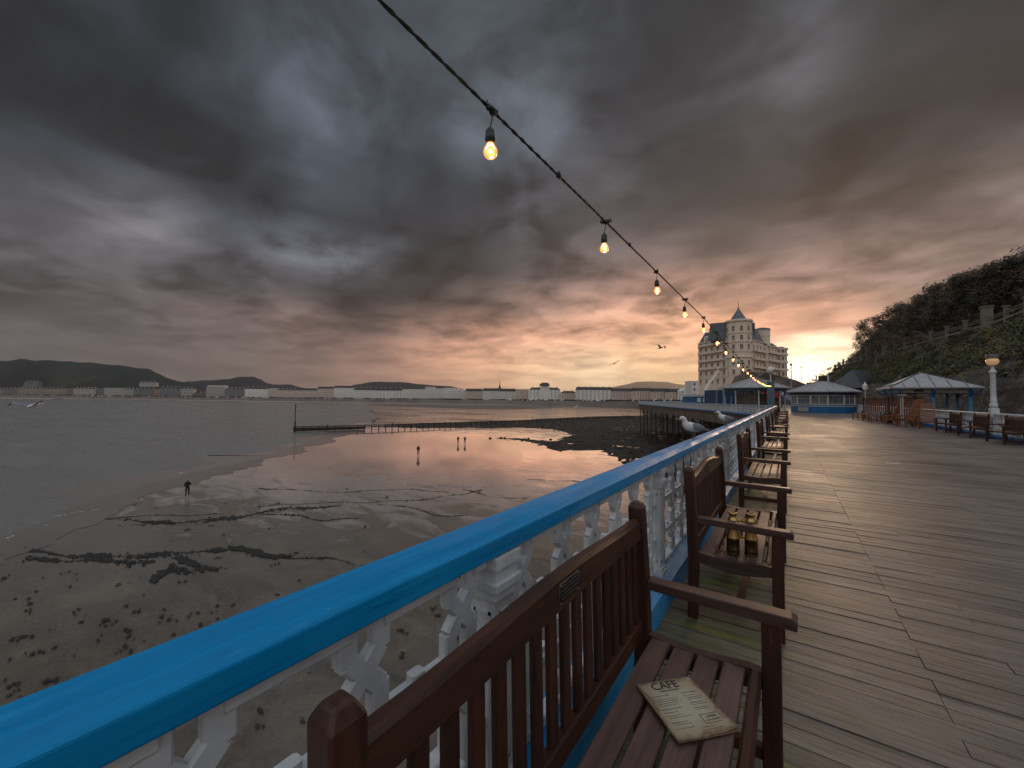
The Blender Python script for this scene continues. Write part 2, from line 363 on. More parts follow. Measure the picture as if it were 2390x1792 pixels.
# algae under and beside the benches along the left edge
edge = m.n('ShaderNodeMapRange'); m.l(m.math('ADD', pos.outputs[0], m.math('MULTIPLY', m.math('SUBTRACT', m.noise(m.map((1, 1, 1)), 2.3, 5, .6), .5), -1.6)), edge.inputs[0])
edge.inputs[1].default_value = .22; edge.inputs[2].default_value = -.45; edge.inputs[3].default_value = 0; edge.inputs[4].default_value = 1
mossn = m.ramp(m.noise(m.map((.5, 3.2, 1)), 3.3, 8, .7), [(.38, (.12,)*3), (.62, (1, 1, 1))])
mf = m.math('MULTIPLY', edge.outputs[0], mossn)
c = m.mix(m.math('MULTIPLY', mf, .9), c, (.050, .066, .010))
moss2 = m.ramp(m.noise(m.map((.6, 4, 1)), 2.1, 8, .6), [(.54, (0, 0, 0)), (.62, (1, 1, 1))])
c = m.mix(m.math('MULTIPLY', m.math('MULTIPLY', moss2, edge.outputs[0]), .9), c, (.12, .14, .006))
c = m.mix(m.math('MULTIPLY', m.ramp(m.noise(m.map((1, 2, 1)), 26, 3, .5), [(.76, (0, 0, 0)), (.78, (1, 1, 1))]), .6), c, (.4, .38, .34))
m.set(c, m.ramp(big, [(.3, (.38,)*3), (.7, (.58,)*3)]), spec=.40); m.bump(m.math('ADD', g, m.math('MULTIPLY', g2, .8)), 1.0, .009); M['deck'] = m.m

def inside(x, y, poly):
    c = False; j = len(poly) - 1
    for i in range(len(poly)):
        a, b = poly[i], poly[j]
        if (a[1] > y) != (b[1] > y) and x < (b[0]-a[0])*(y-a[1])/(b[1]-a[1])+a[0]: c = not c
        j = i
    return c
NECK = [(-.95, 43), (-7.8, 58), (-37.4, 123)]
DECK = [(-.97, -4), (7.15, -4), (7.15, 74), (13, 80), (12, 92), (2, 92), (-22, 130), (-37.4, 123), (-7.8, 58), (-.97, 43)]
mb = MB(); y = -4.0; k = 0
while y < 130:
    w = .115 if y < 46 else .58
    ym = y + w/2
    xs = []; 
    for i in range(len(DECK)):
        a, b = DECK[i], DECK[(i+1) % len(DECK)]
        if (a[1] > ym) != (b[1] > ym): xs.append(a[0] + (b[0]-a[0])*(ym-a[1])/(b[1]-a[1]))
    xs.sort()
    for x0, x1 in zip(xs[::2], xs[1::2]):
        if y < 46:
            cuts = [x0] + [c_ + rnd.choice((0, 0, 0, .4)) for c_ in (.62 + .4*(k % 2 == 0)*0, 2.05, 3.5, 4.95, 6.1) if x0 < c_ < x1-.3] + [x1]
            for a, b in zip(cuts, cuts[1:]):
                z = rnd.uniform(-.003, .0015); tl = rnd.uniform(-.002, .002); gp = rnd.uniform(.0008, .003)
                if rnd.random() < .16: gp += .004
                n0 = len(mb.v)
                mb.add([(a+.002, y+gp, z-tl), (b-.002, y+gp, z+tl), (b-.002, y+w-gp, z+tl+rnd.uniform(-.0015, .0015)), (a+.002, y+w-gp, z-tl),
                        (a+.002, y+gp, -.045), (b-.002, y+gp, -.045), (b-.002, y+w-gp, -.045), (a+.002, y+w-gp, -.045)],
                       [(0,1,2,3), (0,4,5,1), (1,5,6,2), (2,6,7,3), (3,7,4,0)])
        else:
            mb.box(x0, x1, y+.004, y+w-.004, -.045, 0)
    y += w; k += 1
deck = mb.build('pier_deck', M['deck']); tag(deck, kind='structure')
# substructure below the deck: joists and a fascia, so the gaps are dark
mb = MB(); mb.prism(DECK, -.30, -.06)
o = mb.build('pier_deck_frame', M['dark_wood'], fix=True); tag(o, kind='structure')
# screws in the boards
mb = MB()
for yy in range(-4, 130):
    for xx in (.66, .60, 2.0):
        if rnd.random() < .72: mb.lathe([(.0045, 0), (.004, .002), (.0015, .0025)], 6, (xx + rnd.uniform(-.012, .012), yy*.115+.03+rnd.uniform(0, .06), .001))
o = mb.build('deck_screws', simple('worn steel screw', (.35, .33, .3), .4, .6)); tag(o, kind='stuff', label='small worn steel screws scattered in rows across the deck boards', cat='screws')

# ---- beach
m = Mat('wet sand'); ob = m.tc.outputs['Object']
big = m.noise(m.map((.02, .035, .03), (0, 0, .5)), 1, 6, .6, .6); mid = m.noise(m.map((.25, .5, .3), (0, 0, .6)), 1, 7, .62, .8); fine = m.noise(m.map(), 6, 6, .65)
rip = m.noise(m.map((1.1, 2.6, 1), (0, 0, .75)), 1.2, 4, .55, 1.4)
c = m.ramp(m.math('ADD', m.math('MULTIPLY', mid, .6), m.math('MULTIPLY', fine, .4)), [(.34, (.066, .053, .040)), (.5, (.112, .090, .066)), (.68, (.172, .138, .102))])
spk = m.ramp(m.noise(m.map((1.2, 2.0, 1), (0, 0, .6)), .8, 6, .7, .4), [(.68, (0, 0, 0)), (.72, (1, 1, 1))])
c = m.mix(m.math('MULTIPLY', spk, .85), c, (.018, .016, .013))
wet = m.ramp(m.math('ADD', m.math('MULTIPLY', big, .7), m.math('MULTIPLY', mid, .3)), [(.42, (.13,)*3), (.50, (.20,)*3), (.62, (.36,)*3)])
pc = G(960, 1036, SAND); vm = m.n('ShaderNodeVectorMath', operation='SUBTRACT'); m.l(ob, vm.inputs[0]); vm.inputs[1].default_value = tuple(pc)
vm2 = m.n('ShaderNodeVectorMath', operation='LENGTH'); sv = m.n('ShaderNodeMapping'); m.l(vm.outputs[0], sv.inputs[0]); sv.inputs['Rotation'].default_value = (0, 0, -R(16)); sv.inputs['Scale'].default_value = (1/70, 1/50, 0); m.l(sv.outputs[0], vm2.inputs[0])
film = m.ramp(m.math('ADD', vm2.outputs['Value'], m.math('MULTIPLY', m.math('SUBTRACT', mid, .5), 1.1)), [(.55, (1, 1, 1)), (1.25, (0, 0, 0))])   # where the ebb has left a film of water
m.set(m.mix(film, c, (.85, .72, .64)), m.mix(film, wet, (.05, .05, .05)), m.math('MULTIPLY', film, .85)); m.b.inputs['Specular IOR Level'].default_value = .9; m.b.inputs['IOR'].default_value = 1.6  # film's pale metallic tint paints in a brighter sky reflection
bs = m.n('ShaderNodeBump'); m.l(m.math('ADD', m.math('MULTIPLY', rip, .8), m.math('MULTIPLY', fine, .2)), bs.inputs['Height']); m.l(m.math('ADD', .24, m.math('MULTIPLY', film, -.20)), bs.inputs['Strength']); bs.inputs['Distance'].default_value = .03; m.l(bs.outputs[0], m.b.inputs['Normal'])
None; M['sand'] = m.m
mb = MB(); N = 110; ext = 5200
def gridco(k):
    t = (k / N) * 2 - 1
    return math.copysign(abs(t) ** 3.2, t) * ext
vs = []; fs = []
for j in range(N+1):
    for i in range(N+1):
        x = gridco(i) - 20; y = gridco(j) + 40
        z = SAND + (.006*noise.noise(Vector((x*.04, y*.06, 0))) + .002*noise.noise(Vector((x*.2, y*.3, 4))) if abs(x) < 900 else 0)
        vs.append((x, y, z))
for j in range(N):
    for i in range(N): fs.append((j*(N+1)+i, j*(N+1)+i+1, (j+1)*(N+1)+i+1, (j+1)*(N+1)+i))
mb.smooth = True; mb.add(vs, fs); o = mb.build('beach', M['sand']); tag(o, kind='structure')

# ---- sea: its edge follows the wet shoreline seen from the pier
m = Mat('sea water'); a = m.noise(m.map((.30, 1.0, 1), (0, 0, .95)), .55, 5, .6, .5); b_ = m.noise(m.map((.05, .25, 1), (0, 0, .8)), .6, 4, .6, .8)
f_ = m.noise(m.map((1, 3, 1), (0, 0, .9)), 2.0, 4, .6, .3)
m.set(m.ramp(b_, [(.35, (.14, .137, .128)), (.65, (.185, .178, .165))]), m.ramp(b_, [(.3, (.20,)*3), (.7, (.36,)*3)])); m.b.inputs['IOR'].default_value = 1.33
m.b.inputs['Specular IOR Level'].default_value = .6
m.bump(m.math('ADD', m.math('ADD', a, m.math('MULTIPLY', b_, 1.2)), m.math('MULTIPLY', f_, .35)), .5, .10); M['sea'] = m.m
WZ = SAND + .012
edge = [(-420,1420),(0,1262),(190,1195),(330,1143),(480,1100),(640,1062),(760,1022),(830,1000),(870,986),(885,973),(872,962),(850,952),(815,946.5),(760,943.5),(690,941.0),(560,938.3),(440,936.2),(250,933.2),(90,930.8),(-60,929.2)]
pts = [G(x, y, WZ) for x, y in edge]
# subdivide with small scallops
poly = []
for i in range(len(pts)-1):
    a, b = pts[i], pts[i+1]; n = max(2, min(40, int((b-a).length / 1.2)))
    for k in range(n):
        p = a.lerp(b, k/n); d = (b-a).normalized(); nrm = Vector((-d.y, d.x, 0))
        q = p + nrm * (noise.noise(Vector((p.x*.12, p.y*.12, 1))) * min(2.2, .02*(p-CAM).length+.6))
        poly.append((q.x, q.y))
poly.append((pts[-1].x, pts[-1].y))
far = pts[-1]; dirf = Vector((far.x, far.y, 0)).normalized()
last = [(far.x - 600, far.y - 900), (-3500, -1800), (-1500, -3500), (-40, -400), (-30, -60)]
poly += last
bm = bmesh.new(); vv = [bm.verts.new((x, y, WZ)) for x, y in poly]; fce = bm.faces.new(vv); bmesh.ops.triangulate(bm, faces=[fce]); bmesh.ops.recalc_face_normals(bm, faces=bm.faces)
if sum(f.normal.z for f in bm.faces) < 0: bmesh.ops.reverse_faces(bm, faces=bm.faces)
me = bpy.data.meshes.new('sea'); bm.to_mesh(me); bm.free(); me.materials.append(M['sea']); o = bpy.data.objects.new('sea', me); col.objects.link(o); tag(o, kind='structure')
def swash(name, sea_w, land_w, z, mat, seed):
    E = [G(x, y, WZ) for x, y in edge[:9]]; L1, L2 = [], []
    for a, b in zip(E, E[1:]):
        n = max(2, int((b-a).length/.8))
        for k in range(n):
            p = a.lerp(b, k/n); d = (b-a).normalized(); nr = Vector((-d.y, d.x, 0))
            if nr.dot(Vector((p.x, p.y, 0))) < 0: nr = -nr
            g1 = .6+.9*noise.noise(Vector((p.x*.09, p.y*.09, seed)))+.35*noise.noise(Vector((p.x*.5, p.y*.5, seed))); g2 = .6+.9*noise.noise(Vector((p.x*.11, p.y*.11, seed+9)))+.3*noise.noise(Vector((p.x*.6, p.y*.6, seed)))
            L1.append(p + nr*sea_w*max(.05, g1)); L2.append(p - nr*land_w*max(.05, g2))
    mb = MB(); n = len(L1); mb.add([(p.x, p.y, z) for p in L1]+[(p.x, p.y, z) for p in L2], [(i, i+1, n+i+1, n+i) for i in range(n-1)])
    o = mb.build(name, mat, fix=True); tag(o, kind='structure')
M['swash'] = simple('wet swash', (.15, .135, .12), .16, var=.12, scale=.3, bump=.12, dist=.03); M['swash2'] = simple('drying swash', (.135, .115, .095), .2, var=.12, scale=.3, bump=.12, dist=.03)
swash('swash', 9, 1.2, WZ+.004, M['swash'], 3); swash('swash', 2.5, 4.5, WZ+.008, M['swash2'], 8)
# small broken foam where ripples run out
mb = MB(); mb.smooth = True
for line in ([(20,1256),(150,1208),(230,1188)], [(128,1205),(200,1192)], [(262,1187),(285,1178)], [(415,1105),(448,1098)]):
    q = [G(x, y, WZ) for x, y in line]
    for a, b in zip(q, q[1:]):
        for k in range(int((b-a).length*9)):
            p = a.lerp(b, rnd.random()); 
            if noise.noise(Vector((p.x*.5, p.y*.5, 2))) > .05: mb.blob((p.x+rnd.gauss(0, .12), p.y+rnd.gauss(0, .12), WZ+.01), rnd.uniform(.02, .07), rnd.random()*99, 1, .5, (1.6, 1.6, .3))
o = mb.build('foam', simple('foam', (.6, .6, .58), .7)); tag(o, 'thin broken line of pale foam at the edge of the sea', 'foam', kind='stuff')

# ---- far beach and wide sandbanks
M['bank'] = simple('dry sand bank', (.32, .23, .18), .75, var=.3, scale=.02)
M['bank_dark'] = simple('damp sand bank', (.13, .098, .076), .6, var=.35, scale=.03)
def sheet(name, px, z, mat, kind='structure', jag=1.0, seed=0):
    p3 = [G(x, y, z) for x, y in px]; out = []
    for i in range(len(p3)):
        a, b = p3[i], p3[(i+1) % len(p3)]; n = max(2, min(50, int((b-a).length/2)))
        for k in range(n):
            p = a.lerp(b, k/n); d = (b-a).normalized()
            w = noise.noise(Vector((p.x*.07, p.y*.07, seed)))*jag + noise.noise(Vector((p.x*.4, p.y*.4, seed)))*jag*.35
            out.append((p.x - d.y*w, p.y + d.x*w, z))
    bm = bmesh.new(); f = bm.faces.new([bm.verts.new(v) for v in out]); bmesh.ops.triangulate(bm, faces=[f])
    bmesh.ops.recalc_face_normals(bm, faces=bm.faces)
    if sum(f.normal.z for f in bm.faces) < 0: bmesh.ops.reverse_faces(bm, faces=bm.faces)
    me = bpy.data.meshes.new(name); bm.to_mesh(me); bm.free(); me.materials.append(mat)
    o = bpy.data.objects.new(name, me); col.objects.link(o); tag(o, kind=kind); return o
sheet('upper_beach', [(-300,928.9),(250,931.8),(700,938.8),(830,940.6),(980,942),(1100,944.6),(1300,945.5),(1500,947),(1750,950),(1800,943),(1500,938.5),(1000,933.5),(500,928.8),(-300,924.0)], SAND+.06, M['bank'], jag=2.5, seed=3)
sheet('sand_bank', [(860,944.0),(960,949.5),(1080,953.5),(1200,955),(1280,952.5),(1330,949.5),(1200,947.8),(1090,946.0),(980,944.4),(900,943)], SAND+.08, M['bank_dark'], jag=2, seed=5)

# ---- rocky foreshore with pools, shingle and stones
m = Mat('weedy rock bed'); a = m.noise(m.map(), .9, 8, .7); b_ = m.noise(m.map(), 5, 6, .7)
m.set(m.ramp(m.math('ADD', m.math('MULTIPLY', a, .5), m.math('MULTIPLY', b_, .5)), [(.40, (.008, .007, .006)), (.5, (.030, .025, .020)), (.60, (.10, .084, .066))]), .92, spec=.2)
m.bump(b_, .9, .12); M['rockbed'] = m.m
ROCKPX = [(1150,1022),(1230,1030),(1300,1052),(1400,1052),(1440,1068),(1470,1090),(1600,1160),(1900,1160),(1950,960),(1600,968),(1380,972),(1150,984),(960,990),(850,996),(950,998),(1150,999),(1230,998),(1300,1003),(1330,1012),(1290,1030),(1230,1024)]
RP = [tuple(G(x, y, SAND)[:2]) for x, y in ROCKPX]
bx0, bx1 = min(p[0] for p in RP)-1, max(p[0] for p in RP)+1; by0, by1 = min(p[1] for p in RP)-1, max(p[1] for p in RP)+1
import bisect
def pdist(x, y, poly):
    best = 1e9
    for i in range(len(poly)):
        ax, ay = poly[i]; bx, by = poly[(i+1) % len(poly)]; ddx, ddy = bx-ax, by-ay; l2 = ddx*ddx+ddy*ddy or 1
        t = max(0, min(1, ((x-ax)*ddx+(y-ay)*ddy)/l2)); best = min(best, (x-ax-t*ddx)**2+(y-ay-t*ddy)**2)
    return math.sqrt(best)
ny = 230; nx = 170
mb = MB(); mb.smooth = True; vs = []; keep = []
for j in range(ny+1):
    for i in range(nx+1):
        x = bx0+(bx1-bx0)*i/nx; y = by0+(by1-by0)*(j/ny)
        ins = inside(x, y, RP); d = min(3.0, pdist(x, y, RP)) if (ins or True) else 0
        h = (.10*min(1, d/2.5) if ins else -.25*d) + .20*noise.noise(Vector((x*.25, y*.25, 7))) + .22*noise.noise(Vector((x*.9, y*.9, 3))) + .10*noise.noise(Vector((x*2.5, y*2.5, 5)))
        vs.append((x, y, SAND + .03 + h)); keep.append(h > -.45)
fs = [(j*(nx+1)+i, j*(nx+1)+i+1, (j+1)*(nx+1)+i+1, (j+1)*(nx+1)+i) for j in range(ny) for i in range(nx) if keep[j*(nx+1)+i] or keep[(j+1)*(nx+1)+i+1]]
mb.add(vs, fs); o = mb.build('rocky_foreshore', M['rockbed']); tag(o, kind='structure')
mb = MB(); n = 0
while n < 4200:
    x = rnd.uniform(bx0, bx1); y = rnd.uniform(by0, by1)
    d = pdist(x, y, RP)
    if inside(x, y, RP) or d < 2.5*rnd.random()**2:
        s_ = rnd.uniform(.08, .38) * (1.5 if rnd.random() < .06 else 1); mb.mi = 1 if rnd.random() < .07 else 0
        mb.blob((x, y, SAND + rnd.uniform(0, .18)), s_, n, 1, .6, (1.3, 1, .6)); n += 1
o = mb.build('shore_stones', [M['rockbed'], simple('pale wet stone', (.25, .21, .18), .4)]); tag(o, 'dark weedy stones and a few pale ones covering the rocky foreshore beside the pier', 'stones', kind='stuff')

# ---- seaweed and stone lines on the sand
weed = [ [(245,1210),(330,1215),(410,1222),(500,1212),(560,1205),(640,1192),(700,1185),(800,1178)], [(275,1224),(330,1226),(420,1218),(505,1208)],
 [(60,1302),(150,1306),(230,1310),(310,1312),(360,1308)], [(70,1285),(150,1292),(230,1298),(300,1300),(380,1292),(460,1286),(560,1282),(640,1297),(700,1302)], [(0,1352),(25,1342)],
 [(355,1345),(400,1322),(460,1328)], [(400,1300),(470,1318),(530,1322)], [(605,1138),(680,1142),(760,1150),(850,1145),(960,1140),(1060,1148)],
 [(600,1180),(720,1176),(850,1172),(980,1166),(1080,1152),(1130,1140)], [(1080,1138),(1140,1158),(1250,1160)], [(880,1178),(960,1185),(1010,1200),(1100,1203)], [(600,1199),(700,1200),(760,1214),(850,1205)],
 [(600,1292),(680,1300),(760,1302),(850,1312)], [(1230,1118),(1330,1120),(1420,1128)], [(250,1206),(420,1200),(520,1195)] ]
M['weed'] = simple('black seaweed', (.011, .0095, .007), .6, var=.6, scale=8, bump=.6)
mb = MB(); q = 0
for wi, line in enumerate(weed):
    p3 = [G(x, y, SAND+.05) for x, y in line]
    thick = .20 if wi in (0, 2, 3, 5, 6) else .09
    cp = []
    for a, b in zip(p3, p3[1:]):
        for k in range(int((b-a).length/.35)):
            p = a.lerp(b, k*.35/(b-a).length); vd = Vector((p.x, p.y, 0)).normalized(); wob = noise.noise(Vector((p.x*.3, p.y*.3, 20+wi)))*1.1
            cp.append(Vector((p.x+vd.x*wob, p.y+vd.y*wob, SAND-.012+.035*noise.noise(Vector((p.x*.8, p.y*.8, wi))))))
    mb.smooth = True; mb.tube(cp, [(max(.01, .07+.16*noise.noise(Vector((p.x*.5, p.y*.5, wi)))), .03) for p in cp], 6); mb.smooth = False
    for a, b in zip(p3, p3[1:]):
        ln = (b-a).length; vd = Vector((a.x, a.y, 0)).normalized()
        for k in range(int(ln*(62 if thick > .15 else 14))):
            p = a.lerp(b, rnd.random()); dm = noise.noise(Vector((p.x*.35, p.y*.35, wi)))
            if dm < -.08 and rnd.random() < .75: continue
            s_ = .014 + .085*rnd.random()**2.6 * (1.15 if thick > .15 else .75) * (1+max(0, dm)*1.5)
            off = rnd.gauss(0, thick*(1+1.2*max(0, dm))) ; q += 1
            wob = noise.noise(Vector((p.x*.3, p.y*.3, 20+wi)))*1.1
            mb.blob((p.x + vd.x*(off+wob), p.y + vd.y*(off+wob), SAND + .04 + .05*noise.noise(Vector((p.x*.2, p.y*.3, 4)))), s_, q, 1, .9, (1.9, .9, .16))
for k in range(620):       # scattered clumps
    px = rnd.uniform(0, 1250); py = 1120 + (rnd.random()**.8)*680
    if py > 1660 - .39*px + 300 or px < 90 + (1250-py)*1.2 and py < 1250: continue
    p = G(px, py, SAND+.02); cl = rnd.randint(1, 5); s_ = rnd.uniform(.025, .085)
    if noise.noise(Vector((p.x*.11, p.y*.11, 31))) < .02 and rnd.random() < .8: continue
    for j in range(cl):
        q += 1; mb.blob((p.x+rnd.gauss(0, s_*1.5), p.y+rnd.gauss(0, s_*1.2), SAND+.05), s_*rnd.uniform(.5, 1.1), q, 1, .7, (1.9, .9, .3))
o = mb.build('seaweed', M['weed']); tag(o, 'black seaweed and pebble lines strewn across the wet sand', 'seaweed', kind='stuff')

# ---- hills
def ridge(name, pxs, d0, base_py, mat, depth, seed, amp=.0):
    """a hill mass with real depth: skyline at distance d0, its foot nearer, its back falling away"""
    mb = MB(); mb.smooth = True; n = 90; rows = [(-.55, 0), (-.42, .28), (-.3, .55), (-.15, .82), (0, 1.0), (.3, .95), (.8, .4), (1.2, 0)]
    xs = [pxs[0][0] + (pxs[-1][0]-pxs[0][0])*i/n for i in range(n+1)]
    def top(x):
        for (xa, ya), (xb, yb) in zip(pxs, pxs[1:]):
            if xa <= x <= xb:
                t = (x-xa)/(xb-xa); t = t*t*(3-2*t)*.5+t*.5; return ya+(yb-ya)*t
        return pxs[-1][1]
    vs = []
    for r, (dd, hh) in enumerate(rows):
        for i, x in enumerate(xs):
            p = P(x, top(x), d0); h = p.z - SAND
            f = Vector((p.x, p.y, 0)).normalized()
            w = 1 + .25*noise.noise(Vector((x*.01, r*.6, seed))) if hh not in (0, 1.0) else 1
            hr = hh + (.04*noise.noise(Vector((x*.03, r, seed)))*(hh > 0))
            vs.append((p.x + f.x*dd*depth*w, p.y + f.y*dd*depth*w, SAND - 1 + (h+1)*hr + (noise.noise(Vector((x*.15, r, seed)))*amp if hh > 0 else 0)))
    fs = [(r*(n+1)+i, r*(n+1)+i+1, (r+1)*(n+1)+i+1, (r+1)*(n+1)+i) for r in range(len(rows)-1) for i in range(n)]
    mb.add(vs, fs); o = mb.build(name, mat); tag(o, kind='structure'); return o
m = Mat('headland grass and scrub'); a = m.noise(m.map((1, 1, 2)), .006, 8, .65, .3); b_ = m.noise(m.map(), .05, 5, .6)
m.set(m.ramp(m.math('ADD', m.math('MULTIPLY', a, .7), m.math('MULTIPLY', b_, .3)), [(.40, (.008, .010, .010)), (.52, (.016, .019, .015)), (.62, (.045, .045, .026))]), .9); M['headland'] = m.m
M['far_hill'] = simple('distant hill', (.022, .02, .022), .9, scale=.004)
ridge('hills', [(-420,880),(-200,850),(0,841),(60,839),(160,843),(235,848),(300,855),(345,861),(370,872),(395,884),(430,892),(470,899)], 1500, 925, M['headland'], 330, 1, 1.0)
ridge('hills', [(395,905),(440,889),(500,887),(530,885),(560,879),(590,878),(605,884),(622,894),(650,899),(680,905),(705,911)], 2100, 925, M['far_hill'], 500, 2, 1.0)
ridge('hills', [(590,905),(630,896.5),(675,897),(705,904),(730,913)], 2700, 925, M['far_hill'], 500, 3, 1.0)
ridge('hills', [(790,915),(830,897),(870,891),(930,891),(990,897),(1010,899),(1050,901),(1080,908),(1110,915)], 2900, 925, M['far_hill'], 600, 4, 1.5)
ridge('hills', [(1370,915),(1420,905),(1460,897),(1490,890.5),(1550,890.5),(1590,897),(1650,902),(1700,912)], 11500, 925, M['far_hill'], 2200, 5, 1.0)

# ---- hillside on the right with its cliff, terrace road and wooded slope
def foot(t):
    if t < 100: return 17.0
    if t < 190: return 17.0 - (t-100)/90*12.0
    return 5.0 - (t-190)*.10
def hz(x, t):
    u = x - foot(t); n1_ = noise.noise(Vector((x*.12, t*.12, 0))); n2_ = noise.noise(Vector((x*.5, t*.5, 3)))
    if u < 0: return -9.5
    if u < 1.5: z = -9 + u/1.5*12.5
    elif u < 4.5: z = 3.5 + (u-1.5)*1.0
    elif u < 11: z = 6.5 + (u-4.5)/6.5*7.0
    elif u < 15: z = 13.5
    else: z = min(13.5 + (u-15)*1.62, 29.5 + (u-28)*.08 + 2.5*noise.noise(Vector((t*.05, 3, 1))))
    if t > 190: z = z * max(.32, 1 - (t-190)*.008)
    z += n1_*(1.0 if (u > 16 or u < 10) else .15) + n2_*(.5 if (u > 16 or u < 10) else .05)
    return z
m = Mat('hillside rock and earth'); a = m.noise(m.map((.5, .5, 1.6)), .8, 9, .68, .6); b_ = m.noise(m.map((1, 1, 2.2)), 3.0, 7, .7)
g_ = m.n('ShaderNodeNewGeometry'); sx_ = m.n('ShaderNodeSeparateXYZ'); m.l(g_.outputs['Normal'], sx_.inputs[0])
flat = m.ramp(sx_.outputs[2], [(.55, (0, 0, 0)), (.8, (1, 1, 1))])
rock = m.ramp(m.math('ADD', m.math('MULTIPLY', a, .6), m.math('MULTIPLY', b_, .4)), [(.36, (.025, .02, .016)), (.5, (.14, .115, .09)), (.62, (.34, .28, .23))])
m.set(m.mix(m.math('MULTIPLY', flat, .6), rock, (.035, .032, .016)), .85); m.bump(m.math('ADD', a, b_), 1.0, .5); M['cliff'] = m.m
mb = MB(); mb.smooth = False; vs = []; us = [-2, -.05, .4, .8, 1.2, 1.5, 2, 2.6, 3.2, 3.8, 4.5] + [4.5+.8*i for i in range(1, 9)] + [11.5, 12, 13, 14.8, 15.2] + [15.2+1.2*i for i in range(1, 14)] + [36, 45, 60, 90, 140, 220]
ts = [20+1.6*i for i in range(0, 190)]
for t in ts:
    for u in us:
        x = foot(t)+u + (.9*noise.noise(Vector((u*.3, t*.25, 8))) if .3 < u < 10 else 0)
        z = hz(foot(t)+u, t)
        if .3 < u < 9: z += .8*noise.noise(Vector((u*.9, t*.6, 2)))
        vs.append((x, t, z))
nu = len(us)
fs = [(j*nu+i, j*nu+i+1, (j+1)*nu+i+1, (j+1)*nu+i) for j in range(len(ts)-1) for i in range(nu-1)]
mb.add(vs, fs); o = mb.build('hillside', M['cliff'], fix=False); tag(o, kind='structure')

# low ground behind the pier: promenade, where the pier meets the land
mb = MB(); mb.prism([(2.2, 92.5), (12.4, 92.5), (15, 100), (6, 200), (0, 330), (-60, 560), (-165, 560), (-98, 330), (-42, 200), (-28, 150), (-21, 130.4), (-12, 117)], -9.5, -.12)
o = mb.build('promenade', simple('promenade paving', (.16, .14, .12), .8, scale=.3), fix=True); tag(o, kind='structure')
# ================================================================== RAILINGS
def lattice_panel(w, cells, z0=.20, z1=.975, rows=3, th=.035, dp=.050):
    """cast-iron fretwork: octagonal openings joined by small vase-shaped links"""
    mb = MB(); cw = w / cells; rp = (z1 - z0) / rows; h = .046; raw = mb.bar; cnt = [0]
    def jbar(a, b, w_, h_, up=(0, 0, 1), ch=0.0):
        cnt[0] += 1; e = .0007*(cnt[0] % 9); raw(a, b, w_+e if up == (0, 0, 1) else w_+e, h_-e*.5, up, ch)
    mb.bar = jbar
    for r in range(rows + 1):
        z = z1 - r*rp - (.018 if r == 0 else 0) + (.018 if r == rows else 0)
        for c in range(cells):
            a = c*cw + cw/2 + h; b = (c+1)*cw + cw/2 - h
            if c == cells-1: b = w
            if c == 0: mb.bar((0, 0, z), (cw/2 - h, 0, z), dp, th, ch=.006)
            mb.bar((a, 0, z), (b, 0, z), dp, th, ch=.006)
            if r in (0, rows) and c < cells-1:
                mid = (c+1)*cw; up_ = .03 if r == 0 else -.03
                mb.bar((mid-.035, 0, z), (mid, 0, z+up_), dp*.98, th*.9, ch=.005); mb.bar((mid+.035, 0, z), (mid, 0, z+up_), dp*.98, th*.9, ch=.005)
            if 0 < r < rows and c < cells-1:
                mid = (c+1)*cw
                mb.bar((mid, 0, z-.04), (mid, 0, z+.04), dp*.9, th, (0, 1, 0), ch=.006)
    for r in range(rows):
        zt = z1 - r*rp; zb = z1 - (r+1)*rp; zm = (zt+zb)/2
        for c in range(cells):
            x = c*cw + cw/2
            for s in (-1, 1):
                mb.bar((x+s*h, 0, zt), (x+s*h, 0, zt-.085), dp, th, (0, 1, 0), ch=.006)
                mb.bar((x+s*h, 0, zt-.080), (x, 0, zm), dp*.97, th, (0, 1, 0), ch=.006)
                mb.bar((x+s*h, 0, zb), (x+s*h, 0, zb+.085), dp, th, (0, 1, 0), ch=.006)
                mb.bar((x+s*h, 0, zb+.080), (x, 0, zm), dp*.97, th, (0, 1, 0), ch=.006)
    return mb
def post_mb():
    mb = MB(); w = .052
    mb.box(-w, w, -w, w, .0, .86)
    for s in (-1, 1):                                 # recessed panels on the four faces
        for q in ('x', 'y'):
            for (a0, a1, z0, z1) in ((-.034, -.026, .30, .80), (.026, .034, .30, .80), (-.034, .034, .30, .31), (-.034, .034, .79, .80)):
                if q == 'x': mb.box(a0, a1, s*w - .004, s*w + .004, z0, z1)
                else: mb.box(s*w - .004, s*w + .004, a0, a1, z0, z1)
    for z0, z1, g in ((.845, .875, .066), (.875, .90, .074), (.90, .945, .060), (.945, .982, .070), (.0, .22, .068), (.22, .25, .060)):
        mb.box(-g, g, -g, g, z0, z1)
    for z in (.34, .76): mb.blob((w+.004, .0, z), .007, 1, 1, 0)
    return mb
